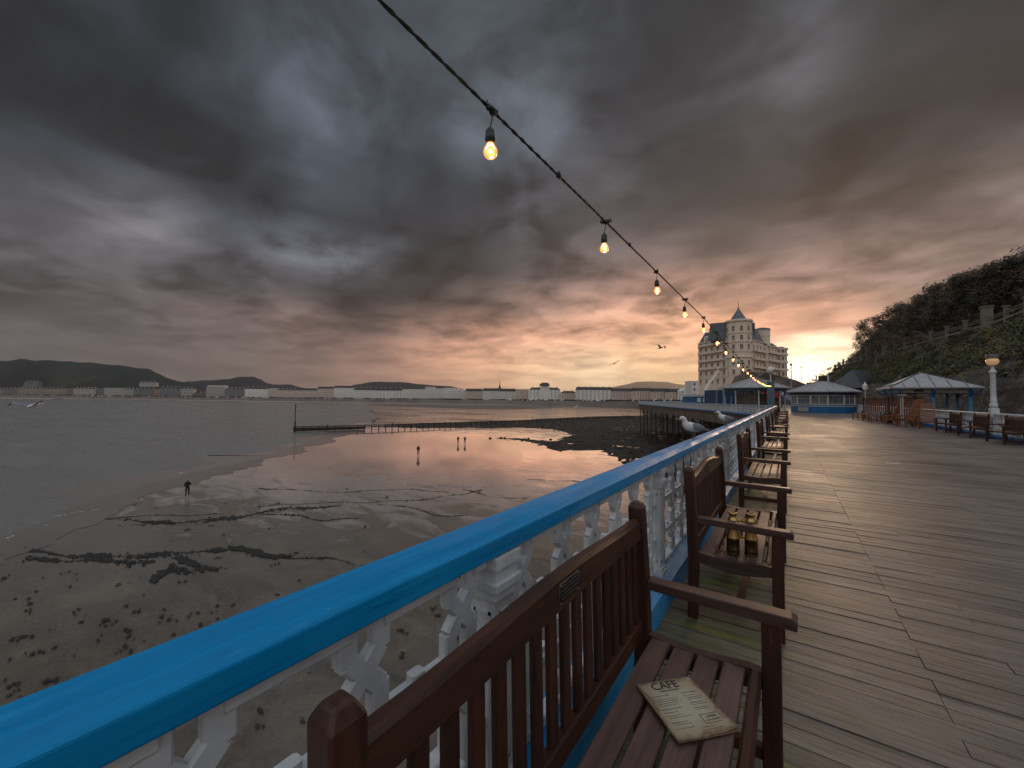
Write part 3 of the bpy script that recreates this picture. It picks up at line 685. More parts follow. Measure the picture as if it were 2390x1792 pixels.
def railing(pts, label, near=False, handrail=None, cells=6, rows=3, group='pier railings'):
    """pts: plan polyline; one thing with handrail, kerb, posts and panels as parts"""
    root = empty('railing', (pts[0][0], pts[0][1], 0)); tag(root, label, 'railing', group)
    o3 = Vector((pts[0][0], pts[0][1], 0))
    rail = MB(); kerb = MB()
    pan = None; post = None; PW = 2.05
    for a, b in zip(pts, pts[1:]):
        a = Vector((a[0], a[1], 0)); b = Vector((b[0], b[1], 0)); d = (b-a).normalized(); n = max(1, round((b-a).length/PW)); w = (b-a).length/n; ang = math.atan2(d.y, d.x)
        side = Vector((d.y, -d.x, 0))                 # towards the deck, to the right of travel
        # handrail section: broad top, chamfer to the deck side, upright face
        prof = [(-.070, 1.005), (-.070, 1.058), (-.060, 1.069), (.026, 1.070), (.062, 1.046), (.064, .988), (-.060, .988)]
        vs = [a - o3 - d*(.0 if a != o3 else 0) + side*x + Vector((0, 0, z)) for x, z in prof] + [b - o3 + side*x + Vector((0, 0, z)) for x, z in prof]
        k = len(prof); rail.add(vs, [tuple(reversed(range(k))), tuple(range(k, 2*k))] + [(i, (i+1) % k, (i+1) % k + k, i+k) for i in range(k)])
        prof = [(-.09, .0), (-.09, .16), (.02, .20), (.115, .16), (.115, 0)]
        vs = [a - o3 + side*x + Vector((0, 0, z)) for x, z in prof] + [b - o3 + side*x + Vector((0, 0, z)) for x, z in prof]
        k = len(prof); kerb.add(vs, [tuple(reversed(range(k))), tuple(range(k, 2*k))] + [(i, (i+1) % k, (i+1) % k + k, i+k) for i in range(k)])
        for i in range(n):
            p = a + d*(w*i) - o3
            key = (round(w, 3), cells, rows)
            if key not in PANELS:
                o = lattice_panel(w, cells, rows=rows).build('lattice_panel', M['iron'], root); PANELS[key] = o
            else:
                o = PANELS[key].copy(); col.objects.link(o); o.parent = root; o.name = 'lattice_panel'
            o.location = p; o.rotation_euler = (0, 0, ang)
            if 'post' not in PANELS: o = post_mb().build('railing_post', M['iron'], root); PANELS['post'] = o
            else: o = PANELS['post'].copy(); col.objects.link(o); o.parent = root
            o.location = p; o.rotation_euler = (0, 0, ang)
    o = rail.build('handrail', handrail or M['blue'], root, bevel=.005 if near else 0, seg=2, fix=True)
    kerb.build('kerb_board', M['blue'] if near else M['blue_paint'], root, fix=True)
    return root
PANELS = {}
XL = -.846
# the camera side rail; posts fall at 1.13 m and every 2.05 m after it
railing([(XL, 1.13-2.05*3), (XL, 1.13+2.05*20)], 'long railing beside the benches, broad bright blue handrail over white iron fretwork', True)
railing([(-.846, 42.13), (-7.8, 57.6), (-37.2, 122.3), (-22.3, 129.6)], 'white and pale blue railing along the bend of the pier above its iron piles', False, simple('pale blue weathered rail', (.30, .42, .50), .5), group=None)
railing([(7.0, 70), (7.0, -3.8)], 'railing on the hillside edge of the deck, white fretwork behind the dark seats', False, simple('chalky white rail', (.50, .52, .54), .5), cells=7, rows=3, group=None)

# ================================================================== BENCHES
def crest_rail(t, amp):
    hl = .79
    mb = MB(); N_ = 40; vs = []
    for i in range(N_+1):
        u = i/N_; y = -hl+.07 + u*(2*hl-.14); v = abs(u-.5)*2
        hump = .5+.5*math.cos(math.pi*min(1, max(0, (v-.04)/.86)))
        zt = .955 + amp*hump; zb = .874 + .008*hump
        xt = -.318; xb = -.310
        vs += [(xb-.02, y, zb), (xb+.022, y, zb), (xt+.024, y, zt-.012), (xt+.012, y, zt), (xt-.014, y, zt), (xt-.022, y, zt-.010)]
    fs = [tuple(range(6)), tuple(N_*6+k for k in reversed(range(6)))]
    for i in range(N_): fs += [(i*6+k, i*6+6+k, i*6+6+(k+1) % 6, i*6+(k+1) % 6) for k in range(6)]
    mb.smooth = True; mb.add(vs, fs); crest = mb.build('crest_rail', M['wood_y'], t, fix=True)
    m_ = crest.modifiers.new('split', 'EDGE_SPLIT'); m_.split_angle = R(35)
    return crest
def make_bench(n=17):
    """local frame: back towards -x, length along y, 1.6 m long"""
    t = empty('bench'); hl = .79
    for s in (-1, 1):
        mb = MB(); y = s*(hl-.035); w = .033
        # rear leg and back post in one, raked above the seat, with a pyramid top
        lv = [(0, -.295), (.40, -.290), (.70, -.300), (1.005, -.318)]
        vs = []
        for z, x in lv: vs += [(x-w, y-w, z), (x+w, y-w, z), (x+w, y+w, z), (x-w, y+w, z)]
        fs = [(3, 2, 1, 0)]
        for i in range(3): fs += [(i*4+k, i*4+(k+1) % 4, i*4+4+(k+1) % 4, i*4+4+k) for k in range(4)]
        x = -.319; vs += [(x-w*.55, y-w*.55, 1.03), (x+w*.55, y-w*.55, 1.03), (x+w*.55, y+w*.55, 1.03), (x-w*.55, y+w*.55, 1.03)]
        fs += [(12+k, 12+(k+1) % 4, 16+(k+1) % 4, 16+k) for k in range(4)] + [(16, 17, 18, 19)]
        mb.add(vs, fs); mb.build('back_post', M['wood_z'], t, .006, 2)
        mb = MB(); mb.box(.170, .235, y-.033, y+.033, 0, .65); mb.build('front_leg', M['wood_z'], t, .004)
        mb = MB(); mb.add([(-.265, y-.034, .652), (-.265, y+.034, .652), (.285, y+.037, .642), (.285, y-.037, .642), (-.265, y-.034, .692), (-.265, y+.034, .692), (.268, y+.037, .688), (.268, y-.037, .688), (.288, y+.037, .678), (.288, y-.037, .678)],
              [(0,1,2,3), (4,7,6,5), (7,9,8,6), (9,3,2,8), (0,4,5,1), (1,5,6,8,2), (0,3,9,7,4)]); mb.build('armrest', M['arm_wood'], t, .005, 2, fix=True)
        mb = MB()                                       # dished seat rail
        N_ = 10; top = lambda u: .445 - .016*math.sin(math.pi*min(1, u*1.15)) - (.006 if u > .9 else 0)
        vs = []
        for i in range(N_+1):
            u = i/N_; x = -.262 + u*.433; zt = top(u); zb = min(zt-.05, .375 + .02*abs(u-.5)) - .02*math.sin(math.pi*u)
            vs += [(x, y-.022, zb), (x, y+.022, zb), (x, y+.022, zt+.008), (x, y-.022, zt+.008)]
        fs = [(0,1,2,3), tuple(N_*4+k for k in (3,2,1,0))]
        for i in range(N_): fs += [(i*4+k, i*4+4+k, i*4+4+(k+1) % 4, i*4+(k+1) % 4) for k in range(4)]
        mb.add(vs, fs); mb.build('seat_rail', M['arm_wood'], t, fix=True)
        mb = MB(); mb.box(-.26, .171, y-.018, y+.018, .115, .165); mb.build('stretcher', M['wood_x'], t, .003)
    crest = crest_rail(t, .045)
    mb = MB(); mb.bar((-.300, -hl+.07, .475), (-.300, hl-.07, .475), .036, .075, (0, 0, 1), .006); mb.build('lower_back_rail', M['wood_y'], t)
    mb = MB(); span = 2*hl-.14
    for i in range(n):
        y = -span/2 + span*(i+.5)/n; v = abs((i+.5)/n-.5)*2; hump = .5+.5*math.cos(math.pi*min(1, max(0, (v-.04)/.86)))
        mb.bar((-.300, y, .505), (-.310, y,   .884), .046, .018, (1, 0, 0), .003)
    mb.build('back_slats', M['wood_z'], t)
    mb = MB()
    for i, (x, w) in enumerate(((-.208, .080), (-.113, .080), (-.018, .080), (.076, .078))):
        u = (x+.262)/.433; z = .438 - .014*math.sin(math.pi*min(1, u*1.15)); sl = -.10+.14*u
        mb.bar((x, -hl+.058, z), (x, hl-.058, z), w, .024, (-sl*.5, 0, 1), .004)
    mb.build('seat_slats', M['seat_wood'], t)
    mb = MB(); mb.bar((.150, -hl+.058, .428), (.150, hl-.058, .428), .040, .05, (0, 0, 1), .010); mb.build('front_seat_rail', M['wood_y'], t)
    mb = MB(); mb.bar((-.02, -hl+.05, .14), (-.02, hl-.05, .14), .045, .03); mb.build('long_stretcher', M['wood_y'], t)
    return t
bench = make_bench()
starts = [.350, 3.05, 6.56, 10.8, 15.3, 20.0, 24.6, 29.2, 33.6, 37.8]
BL_ = ['nearest brown slatted bench against the blue rail, cafe menu on its seat', 'second brown slatted bench along the blue rail, brass binoculars on its seat',
 'third brown bench along the blue rail, the first one past the brass binoculars'] + [ORD[i]+' brown bench from the camera in the row against the left railing' for i in range(3, 10)]
BENCHES = []
for i, s in enumerate(starts):
    b = bench if i == 0 else copy_tree(bench)
    b.location = (-.268, s + .79 + .0, 0); b.rotation_euler = (0, 0, R(rnd.uniform(-.5, .5)) if i > 1 else 0)
    tag(b, BL_[i], 'bench', 'slatted wooden benches in a row along the left railing'); BENCHES.append(b)
# the nearest bench has a plainer, flatter crest
for ch in list(BENCHES[0].children):
    if ch.name.startswith('crest_rail'): q_ = crest_rail(None, .020); ch.data = q_.data; bpy.data.objects.remove(q_)
# memorial plaques
def plaque(parent, w, h, y, big):
    mb = MB(); mb.box(-.004, .0, y-w/2, y+w/2, -h/2, h/2); o = mb.build('plaque', M['plaque_edge'], parent); o.location = (-.2905, 0, .925)
    f = MB(); f.box(0, .0012, y-w/2+.005, y+w/2-.005, -h/2+.005, h/2-.005); f.build('plaque_face', M['plaque'], o)
    if big:
        t_ = MB()
        for r, z in enumerate((.020, .008, -.004, -.016)):
            yy = y-w/2+.012
            while yy < y+w/2-.016:
                l_ = rnd.uniform(.004, .013); t_.box(.0011, .0018, yy, yy+l_, z-.002, z+.0022); yy += l_+.0035
        t_.build('plaque_inscription', M['plaque_edge'], o)
        s_ = MB()
        for a_ in (-1, 1):
            for b_ in (-1, 1): s_.blob((.001, y+a_*(w/2-.006), b_*(h/2-.006)), .0028, 1, 1, 0)
        s_.build('plaque_screws', M['plaque_edge'], o)
plaque(BENCHES[0], .13, .062, .0, True); plaque(BENCHES[1], .05, .035, .0, False)

# ---- cafe menu on the nearest bench
z = .446
c4 = [G(1485, 1596, z+.01), G(1613, 1580, z+.01), G(1721, 1704, z+.01), G(1583, 1736, z+.01)]       # top-left, top-right, bottom-right, bottom-left
ctr = sum(c4, Vector())/4; down = ((c4[3]+c4[2])-(c4[0]+c4[1])).normalized(); across = ((c4[1]+c4[2])-(c4[0]+c4[3])).normalized()
Hh = ((c4[3]+c4[2])-(c4[0]+c4[1])).length/2; Ww = ((c4[1]+c4[2])-(c4[0]+c4[3])).length/2
print('menu', Hh, Ww, ctr, 'angle', down.angle(across))
ymenu = -down; ang = math.atan2(across.y, across.x)
menu = empty('menu', (ctr.x, ctr.y, .4475), ang); tag(menu, 'old stained paper cafe menu lying on the nearest bench seat', 'menu')
m = Mat('aged menu paper'); a = m.noise(m.map((1, 1, 1)), 9, 7, .6, .5); pos = m.n('ShaderNodeSeparateXYZ'); m.l(m.tc.outputs['Object'], pos.inputs[0])
ex = m.math('DIVIDE', m.math('ABSOLUTE', pos.outputs[0]), Ww/2); ey = m.math('DIVIDE', m.math('ABSOLUTE', pos.outputs[1]), Hh/2)
e_ = m.math('ADD', m.math('MAXIMUM', ex, ey), m.math('MULTIPLY', m.math('SUBTRACT', a, .5), .7))
c = m.ramp(e_, [(.45, (.40, .35, .25)), (.85, (.32, .24, .145)), (1.0, (.22, .13, .065)), (1.12, (.12, .07, .04))]); m.set(c, .7); M['paper'] = m.m
M['ink'] = simple('black ink', (.02, .018, .015), .7)
M['ink_soft'] = simple('faded ink', (.10, .09, .07), .7)
def curled(w, h, z0, mat, name, th=.0016, lift=.006, nx=14, ny=18):
    mb = MB(); mb.smooth = False; vs = []
    for lay in (0, 1):
        for j in range(ny+1):
            for i in range(nx+1):
                u = i/nx*2-1; v = j/ny*2-1
                zz_ = z0 + lift*max(0, u)**3*max(0, -v)**3*2.2 + .0006*math.sin(u*2+v*1.5) + lay*th
                vs.append((u*w/2 + .0012*noise.noise(Vector((v*9, 3, 0)))*(abs(u) > .99), v*h/2 + .0015*noise.noise(Vector((u*9, 7, 0)))*(abs(v) > .99), zz_))
    k = (nx+1)*(ny+1); fs = []
    for j in range(ny):
        for i in range(nx):
            q = j*(nx+1)+i; fs.append((q+k, q+1+k, q+nx+2+k, q+nx+1+k)); fs.append((q, q+nx+1, q+nx+2, q+1))
    for i in range(nx): fs.append((i, i+1, i+1+k, i+k)); q = ny*(nx+1)+i; fs.append((q+1, q, q+k, q+1+k))
    for j in range(ny): q = j*(nx+1); fs.append((q+nx+1, q, q+k, q+nx+1+k)); q += nx; fs.append((q, q+nx+1, q+nx+1+k, q+k))
    mb.add(vs, fs); return mb.build(name, mat, menu)
curled(Ww, Hh, .006, M['paper'], 'back_page', lift=.002); curled(Ww*.985, Hh*.985, .009, M['paper'], 'front_page')
pz = lambda u, v: .0112 + .006*max(0, u)**3*max(0, -v)**3*2.2 + .0006*math.sin(u*2+v*1.5)
def text(body, size, x, y, name, mat, parent, font_w=1.0, bold=0.0):
    cu = bpy.data.curves.new(name, 'FONT'); cu.body = body; cu.size = size; cu.align_x = 'CENTER'; cu.align_y = 'CENTER'; cu.extrude = .0001; cu.offset = bold
    o = bpy.data.objects.new(name, cu); col.objects.link(o); bpy.context.view_layer.update()
    me = bpy.data.meshes.new_from_object(o.evaluated_get(bpy.context.evaluated_depsgraph_get())); bpy.data.objects.remove(o)
    for v in me.vertices:
        v.co.x = v.co.x*font_w + x; v.co.y += y; v.co.z += pz(v.co.x/(Ww/2), v.co.y/(Hh/2)) + .0004
    me.materials.clear(); me.materials.append(mat); q = bpy.data.objects.new(name, me); col.objects.link(q); q.parent = parent; return q
text('CAFE', Hh*.185, -Ww*.05, Hh*.385, 'title_lettering', M['ink'], menu, .95, .0006)
mb = MB()
def squig(x0, x1, y, h=.0035, wmax=.008, bold=1):
    x = x0
    while x < x1:
        l_ = rnd.uniform(.0015, wmax*.5); zq = pz(x/(Ww/2), y/(Hh/2)); 
        mb.box(x, min(x+l_, x1), y-h/2*rnd.uniform(.5, 1), y+h/2*rnd.uniform(.4, 1), zq+.0002, zq+.0006); x += l_+rnd.uniform(.0007, .0022)
mb2 = mb
squig(-Ww*.20, Ww*.14, Hh*.29, .0065, .009)
for i, (a_, b_, y_) in enumerate([(-.40,-.10,.215),(-.40,-.05,.15),(-.38,-.02,.115),(-.38,-.05,.08),(-.36,-.08,.045),(-.40,-.06,-.02),(-.40,-.16,-.075),(-.40,-.12,-.13),(-.38,-.02,-.165),(-.40,-.14,-.24),(-.36,-.1,-.275),(-.40,-.10,-.335),
      (.12,.38,.205),(.12,.30,.15),(.14,.40,.11),(.14,.36,.08),(.12,.34,.02),(.14,.40,-.015),(.12,.36,-.07),(.14,.36,-.10),(0,.2,-.37),(.05,.3,-.41),(-.02,-.0,.15),(-.01,.01,.08),(-.01,.01,-.165)]):
    squig(Ww*a_, Ww*b_, Hh*y_, .0032 if i in (0, 5, 9, 12, 16, 18) else .0022)
mb.build('menu_lines', M['ink_soft'], menu)
mb = MB()
for (a_, b_, y0_, y1_) in ((.10,.42,-.185,-.190),(.10,.42,-.325,-.330),(.10,.108,-.33,-.185),(.412,.42,-.33,-.185)):
    zq = pz(.5, -.5)+.0006; mb.box(Ww*a_, Ww*b_, Hh*min(y0_, y1_), Hh*max(y0_, y1_), zq, zq+.0006)
mb.build('box_border', M['ink_soft'], menu)
text('OPEN', Hh*.055, Ww*.26, -Hh*.235, 'box_lettering', M['ink'], menu); mb = MB(); squig(Ww*.15, Ww*.37, -Hh*.285, .0045, .006); mb.build('box_small_lettering', M['ink'], menu)

# ---- brass binoculars on the second bench
bn = empty('binoculars', (-.275, 3.225, .442), R(20)); tag(bn, 'antique brass binoculars standing upright on the second bench seat', 'binoculars', )
for s in (-1, 1):
    x = s*.052
    mb = MB(); mb.smooth = True
    mb.lathe([(.030, .088), (.0385, .092), (.040, .097), (.037, .102), (.034, .112), (.031, .130), (.0285, .150), (.0272, .172), (.0268, .180)], 24, (x, 0, 0)); br = mb.build('barrel', M['brass'], bn)
    mb = MB(); mb.smooth = True
    mb.lathe([(.034, 0), (.0385, .001), (.0395, .006), (.0375, .010), (.0365, .022), (.0385, .026), (.0385, .030), (.0365, .034), (.0365, .084), (.0385, .088), (.0375, .093), (.02, .093)], 24, (x, 0, 0)); mb.build('objective_ring', M['brass_dark'], bn)
    mb = MB(); mb.smooth = True
    mb.lathe([(.0268, .178), (.0300, .180), (.0305, .184), (.0285, .187), (.0285, .191), (.0300, .193), (.0300, .198), (.0275, .202), (.0255, .206), (.0200, .210), (.0195, .222), (.0210, .226), (.0255, .231), (.0262, .237), (.0235, .240), (.0120, .236)], 24, (x, 0, 0)); mb.build('eyepiece', M['brass'], bn)
mb = MB(); mb.cbox((0, 0, .192), (.076, .012, .009)); mb.cbox((0, 0, .100), (.060, .010, .012)); mb.tube([(-.028, .004, .200), (0, .004, .206), (.028, .004, .200)], .004, 8); mb.build('bridge', M['brass'], bn)
mb = MB(); mb.smooth = True; mb.lathe([(.004, .10), (.0045, .128), (.008, .140), (.0045, .150), (.0125, .156), (.0135, .166), (.0125, .174), (.005, .178), (.005, .20)], 16); mb.build('focus_wheel', M['brass_dark'], bn)
mb = MB(); mb.smooth = True
pth = [(-.09, -.002, .15)]
for i in range(60):
    a_ = i/60*math.pi*5.2; r_ = .030*(.75+.25*math.sin(i*.3)); pth.append((-.125 + math.cos(a_)*r_ - .012*math.sin(i*.11), -.005+math.sin(a_)*r_*.8, .010+.038*max(0, 1-i/22)+.004*math.sin(i)))
mb.tube([(-.082, 0, .155), (-.098, .0, .135), (-.108, -.004, .10), (-.112, 0, .06)] + pth[3:], .0028, 7); mb.build('cord', M['leather'], bn)
for ch in bn.children: pass
bn.scale = (1.08, 1.08, 1.18)

# ================================================================== STRING OF LIGHTS
SX = -1.40
def string_z(t):
    base = 3.17
    if t <= 9: return base - .0*t
    k = (t-9)/(47-9); return base - .62*4*k*(1-k)*.55 - .06*k + .06*k
cable = MB(); cable.smooth = True
path = []; t = -7.0
while t <= 47.001: path.append((SX, t, string_z(t))); t += .05 if t < 14 else .5
for ph in (0, math.pi):
    pp = []; 
    for i, p in enumerate(path):
        a_ = ph + p[1]*2*math.pi/.06*.31; r_ = .0052 if p[1] < 14 else .006
        pp.append((p[0]+math.cos(a_)*r_, p[1], p[2]+math.sin(a_)*r_))
    cable.tube(pp, .0062, 6)
wire = cable.build('festoon_cable', M['rubber']); tag(wire, 'long twisted black cable carrying the row of bulbs above the left railing', 'cable')
mb = MB(); mb.smooth = True
for tt in (2.65, 4.29):
    mb = MB(); mb.smooth = True; mb.blob((SX, tt, string_z(tt)+.004), .022, tt, 2, .5, (.8, 1.7, .9))
    if tt < 3: mb.tube([(SX, 2.66, string_z(2.66)), (SX, 2.67, string_z(2.66)+.045)], .004, 6)
    mb.build('cable_tie', M['rubber'], wire)
m = Mat('bulb glass'); m.set((1, .75, .4), .05); m.b.inputs['Transmission Weight'].default_value = 1; m.b.inputs['Emission Color'].default_value = (1, .36, .06, 1); m.b.inputs['Emission Strength'].default_value = 1.2; M['bulb'] = m.m
m = Mat('glowing filament'); m.set((1, .6, .2)); m.b.inputs['Emission Color'].default_value = (1, .50, .14, 1); m.b.inputs['Emission Strength'].default_value = 28; M['glow'] = m.m
def make_bulb():
    t = empty('festoon_bulb')
    mb = MB(); mb.smooth = True; mb.blob((0, 0, 0), .024, 3, 2, .7, (.9, 1.5, 1.0)); mb.blob((0, .035, .012), .014, 5, 2, .6); mb.blob((0, -.035, -.006), .015, 8, 2, .6)
    for q in (-.05, .05): mb.tube([(0, q, -.01), (.003, q+.004, .030)], .0045, 6)
    mb.build('clamp', M['rubber'], t)
    mb = MB(); mb.smooth = True; mb.tube([(0, 0, -.012), (.004, -.002, -.05), (0, -.010, -.085), (-.006, -.014, -.112)], .0038, 7); mb.build('drop_wire', M['rubber'], t)
    mb = MB(); mb.smooth = True; c_ = (-.006, -.014, 0)
    mb.lathe([(.005, -.108), (.010, -.110), (.013, -.118), (.022, -.124), (.026, -.135), (.0265, -.168), (.029, -.170), (.0295, -.182), (.0265, -.186), (.026, -.205), (.0245, -.207)], 20, c_); mb.build('socket', M['rubber'], t)
    mb = MB(); mb.smooth = True
    mb.lathe([(.0225, -.203), (.0235, -.215), (.030, -.226), (.038, -.240), (.041, -.256), (.038, -.272), (.028, -.286), (.014, -.294), (.002, -.296)], 24, c_); g_ = mb.build('glass_bulb', M['bulb'], t)
    mb = MB(); mb.smooth = True
    for q in range(5):
        a_ = q*2*math.pi/5; mb.tube([(c_[0]+.006*math.cos(a_), c_[1]+.006*math.sin(a_), -.222), (c_[0]+.016*math.cos(a_), c_[1]+.016*math.sin(a_), -.262)], .0028, 6)
    mb.blob((c_[0], c_[1], -.252), .0125, 0, 2, .1, (1, 1, 1.35)); mb.build('filament', M['glow'], g_)
    return t
b0 = make_bulb()
NB = 26
for i in range(NB):
    t = 1.82 + 1.775*i
    if t > 46.6: break
    o = b0 if i == 0 else copy_tree(b0)
    o.location = (SX, t, string_z(t)); o.rotation_euler = (R(rnd.uniform(-5, 5)) if i else 0, R(rnd.uniform(-4, 4)), R(rnd.uniform(0, 360)) if i else 0)
    tag(o, ('nearest and largest glowing bulb hanging from the black cable' if i == 0 else 'glowing bulb, '+ORD[i]+' from the camera on the black cable'), 'light bulb', 'lit bulbs hanging from the festoon cable')
    if i < 6:
        ld = bpy.data.lights.new('bulb_light', 'POINT'); ld.energy = 1.1; ld.color = (1, .55, .2); ld.shadow_soft_size = .04
        lo = bpy.data.objects.new('bulb_light', ld); col.objects.link(lo); lo.parent = o; lo.location = (0, 0, -.33)

# ================================================================== GULLS
def gull_mat(name, back):
    m = Mat(name); pos = m.n('ShaderNodeSeparateXYZ'); m.l(m.tc.outputs['Object'], pos.inputs[0])
    return m
M['g_white'] = simple('white feathers', (.62, .61, .60), .7, var=.1, scale=30, bump=.2)
M['g_grey'] = simple('grey feathers', (.20, .205, .22), .7, var=.18, scale=40, bump=.3)
M['g_black'] = simple('black wing tips', (.015, .014, .014), .6)
M['g_beak'] = simple('yellow beak', (.35, .22, .06), .4)
M['g_leg'] = simple('pinkish leg', (.25, .13, .10), .5)
GM = [M['g_white'], M['g_grey'], M['g_black'], M['g_beak'], M['g_leg']]
def standing_gull(loc, head_az, label, sc=1.0, turn=0):
    """faces +x in its own frame"""
    mb = MB(); mb.smooth = True
    body = [(-.115, 0, .100), (-.09, 0, .104), (-.05, 0, .112), (-.01, 0, .120), (.035, 0, .128), (.070, 0, .140), (.092, 0, .158), (.102, 0, .180), (.108, 0, .198), (.116, 0, .212), (.128, 0, .221), (.142, 0, .222), (.155, 0, .218), (.163, 0, .215)]
    rr = [(.006, .006), (.022, .018), (.040, .034), (.050, .046), (.053, .052), (.050, .050), (.040, .042), (.029, .031), (.025, .027), (.026, .027), (.027, .026), (.024, .022), (.014, .013), (.006, .006)]
    mb.tube(body, rr, 16)
    mb.mi = 3; mb.tube([(.158, 0, .217), (.178, 0, .214), (.192, 0, .211), (.197, 0, .206)], [(.0065, .0075), (.005, .0065), (.004, .006), (.001, .002)], 8)
    mb.mi = 2
    for s in (-1, 1): mb.blob((.140, s*.0225, .224), .0038, 0, 1, 0)
    for s in (-1, 1):                                  # folded wings: long tapered shells along the flanks
        mb.mi = 1
        mb.tube([(.055, s*.036, .140), (.03, s*.047, .140), (-.02, s*.047, .132), (-.07, s*.036, .122), (-.115, s*.022, .112)], [(.006, .012), (.013, .034), (.013, .038), (.010, .028), (.005, .012)], 10)
        mb.mi = 2; mb.tube([(-.10, s*.024, .114), (-.15, s*.012, .106), (-.205, s*.004, .099)], [(.006, .014), (.005, .009), (.001, .002)], 8)
    mb.mi = 0; mb.tube([(-.10, 0, .103), (-.14, 0, .098), (-.172, 0, .093)], [(.018, .010), (.022, .005), (.020, .002)], 10)
    mb.mi = 4
    for s in (-1, 1):
        mb.tube([(.0, s*.020, .080), (.004, s*.020, .055), (-.004, s*.020, .045), (.002, s*.020, .006)], [.008, .0045, .0045, .0038], 8)
        for a_ in (-.45, 0, .45): mb.tube([(.0, s*.020, .004), (.034*math.cos(a_), s*.020+.034*math.sin(a_), .003)], [.004, .002], 6)
        mb.add([(.0, s*.020, .0035), (.030*math.cos(.45), s*.020+.030*math.sin(.45), .002), (.033, s*.020, .002), (.030*math.cos(.45), s*.020-.030*math.sin(.45), .002)], [(0, 1, 2, 3), (3, 2, 1, 0)])
    o = mb.build('seagull', GM); o.location = loc; o.rotation_euler = (0, 0, head_az); o.scale = (sc,)*3
    tag(o, label, 'seagull', 'seagulls'); return o
ZR = 1.0705
standing_gull((-.865, 4.84, ZR), YAW + math.pi + .12, 'seagull standing on the handrail, the nearer of the two perched birds, looking left', 1.02)
standing_gull((-.87, 7.75, ZR), YAW + math.pi - .25, 'seagull standing on the handrail, the farther of the two perched birds', 1.0)
M['g_silhouette'] = simple('silhouette plumage', (.05, .04, .035), .8); M['g_silhouette2'] = simple('silhouette flight feathers', (.02, .017, .015), .8)  # backlit birds: their shaded undersides are painted in as dark feather colour
def flying_gull(loc, rot, label, up=(.35, .55), span=.62, sc=1.0, mats=None):
    mb = MB(); mb.smooth = True
    mb.tube([(-.20, 0, .0), (-.15, 0, .0), (-.08, 0, .0), (0, 0, .0), (.08, 0, .0), (.13, 0, .004), (.165, 0, .008), (.195, 0, .006), (.205, 0, .005)], [(.006, .005), (.022, .016), (.045, .036), (.058, .048), (.050, .044), (.034, .034), (.032, .031), (.020, .018), (.008, .008)], 14)
    mb.tube([(-.15, 0, 0), (-.22, 0, -.002), (-.265, 0, -.003)], [(.025, .010), (.045, .004), (.055, .002)], 10)
    mb.mi = 3; mb.tube([(.20, 0, .005), (.235, 0, .002), (.245, 0, -.004)], [.008, .006, .001], 8)
    for s, lift in ((-1, up[0]), (1, up[1])):
        pts = []; rr = []
        for k in range(9):
            u = k/8; yy = s*(.03+span*u*(1-.12*u)); z_ = .02 + lift*span*(u*1.0 if u < .5 else .5 - (u-.5)*.55 + 0)*.9; xx = .03 + .10*math.sin(u*math.pi*.9) - .16*u*u
            pts.append((xx, yy, z_)); ch_ = .085*(1-u)**.55*.9 + .012; rr.append((ch_, .010*(1-u)+.003))
        mb.mi = 1
        # build as wide flat lofts: chord along x
        vs = []; fs = []; n = 8
        for (x, y, z_), (ch_, thk) in zip(pts, rr):
            for k in range(n):
                a_ = 2*math.pi*k/n; vs.append((x + math.cos(a_)*ch_, y, z_ + math.sin(a_)*thk))
        for i in range(8):
            for k in range(n): fs.append((i*n+k, i*n+(k+1) % n, (i+1)*n+(k+1) % n, (i+1)*n+k))
        n0 = len(mb.f); mb.add(vs, fs)
        for q in range(n0, len(mb.f)):
            seg = (q-n0)//n; mb.m[q] = 2 if seg >= 6 else 1
    o = mb.build('seagull', mats or GM, fix=True); o.location = loc; o.rotation_euler = rot; o.scale = (sc,)*3; tag(o, label, 'seagull', 'seagulls'); return o
flying_gull(P(80, 946, 10.5), (R(12), R(14), YAW + R(-75)), 'seagull gliding low over the water at the far left', (.55, .30), .62, 1.0)
flying_gull(P(1541, 812, 30), (R(-14), R(-5), YAW + R(-60)), 'seagull flying with raised wings near the hotel, the higher of the two in the sunset', (.35, .75), .62, 1.05, [M['g_silhouette'], M['g_silhouette'], M['g_silhouette2'], M['g_silhouette'], M['g_silhouette']])
flying_gull(P(1434, 848, 33), (R(30), R(8), YAW + R(-80)), 'seagull flying lower over the town, the smaller of the two in the sunset', (.25, .1), .62, .9, [M['g_silhouette'], M['g_silhouette'], M['g_silhouette2'], M['g_silhouette'], M['g_silhouette']])

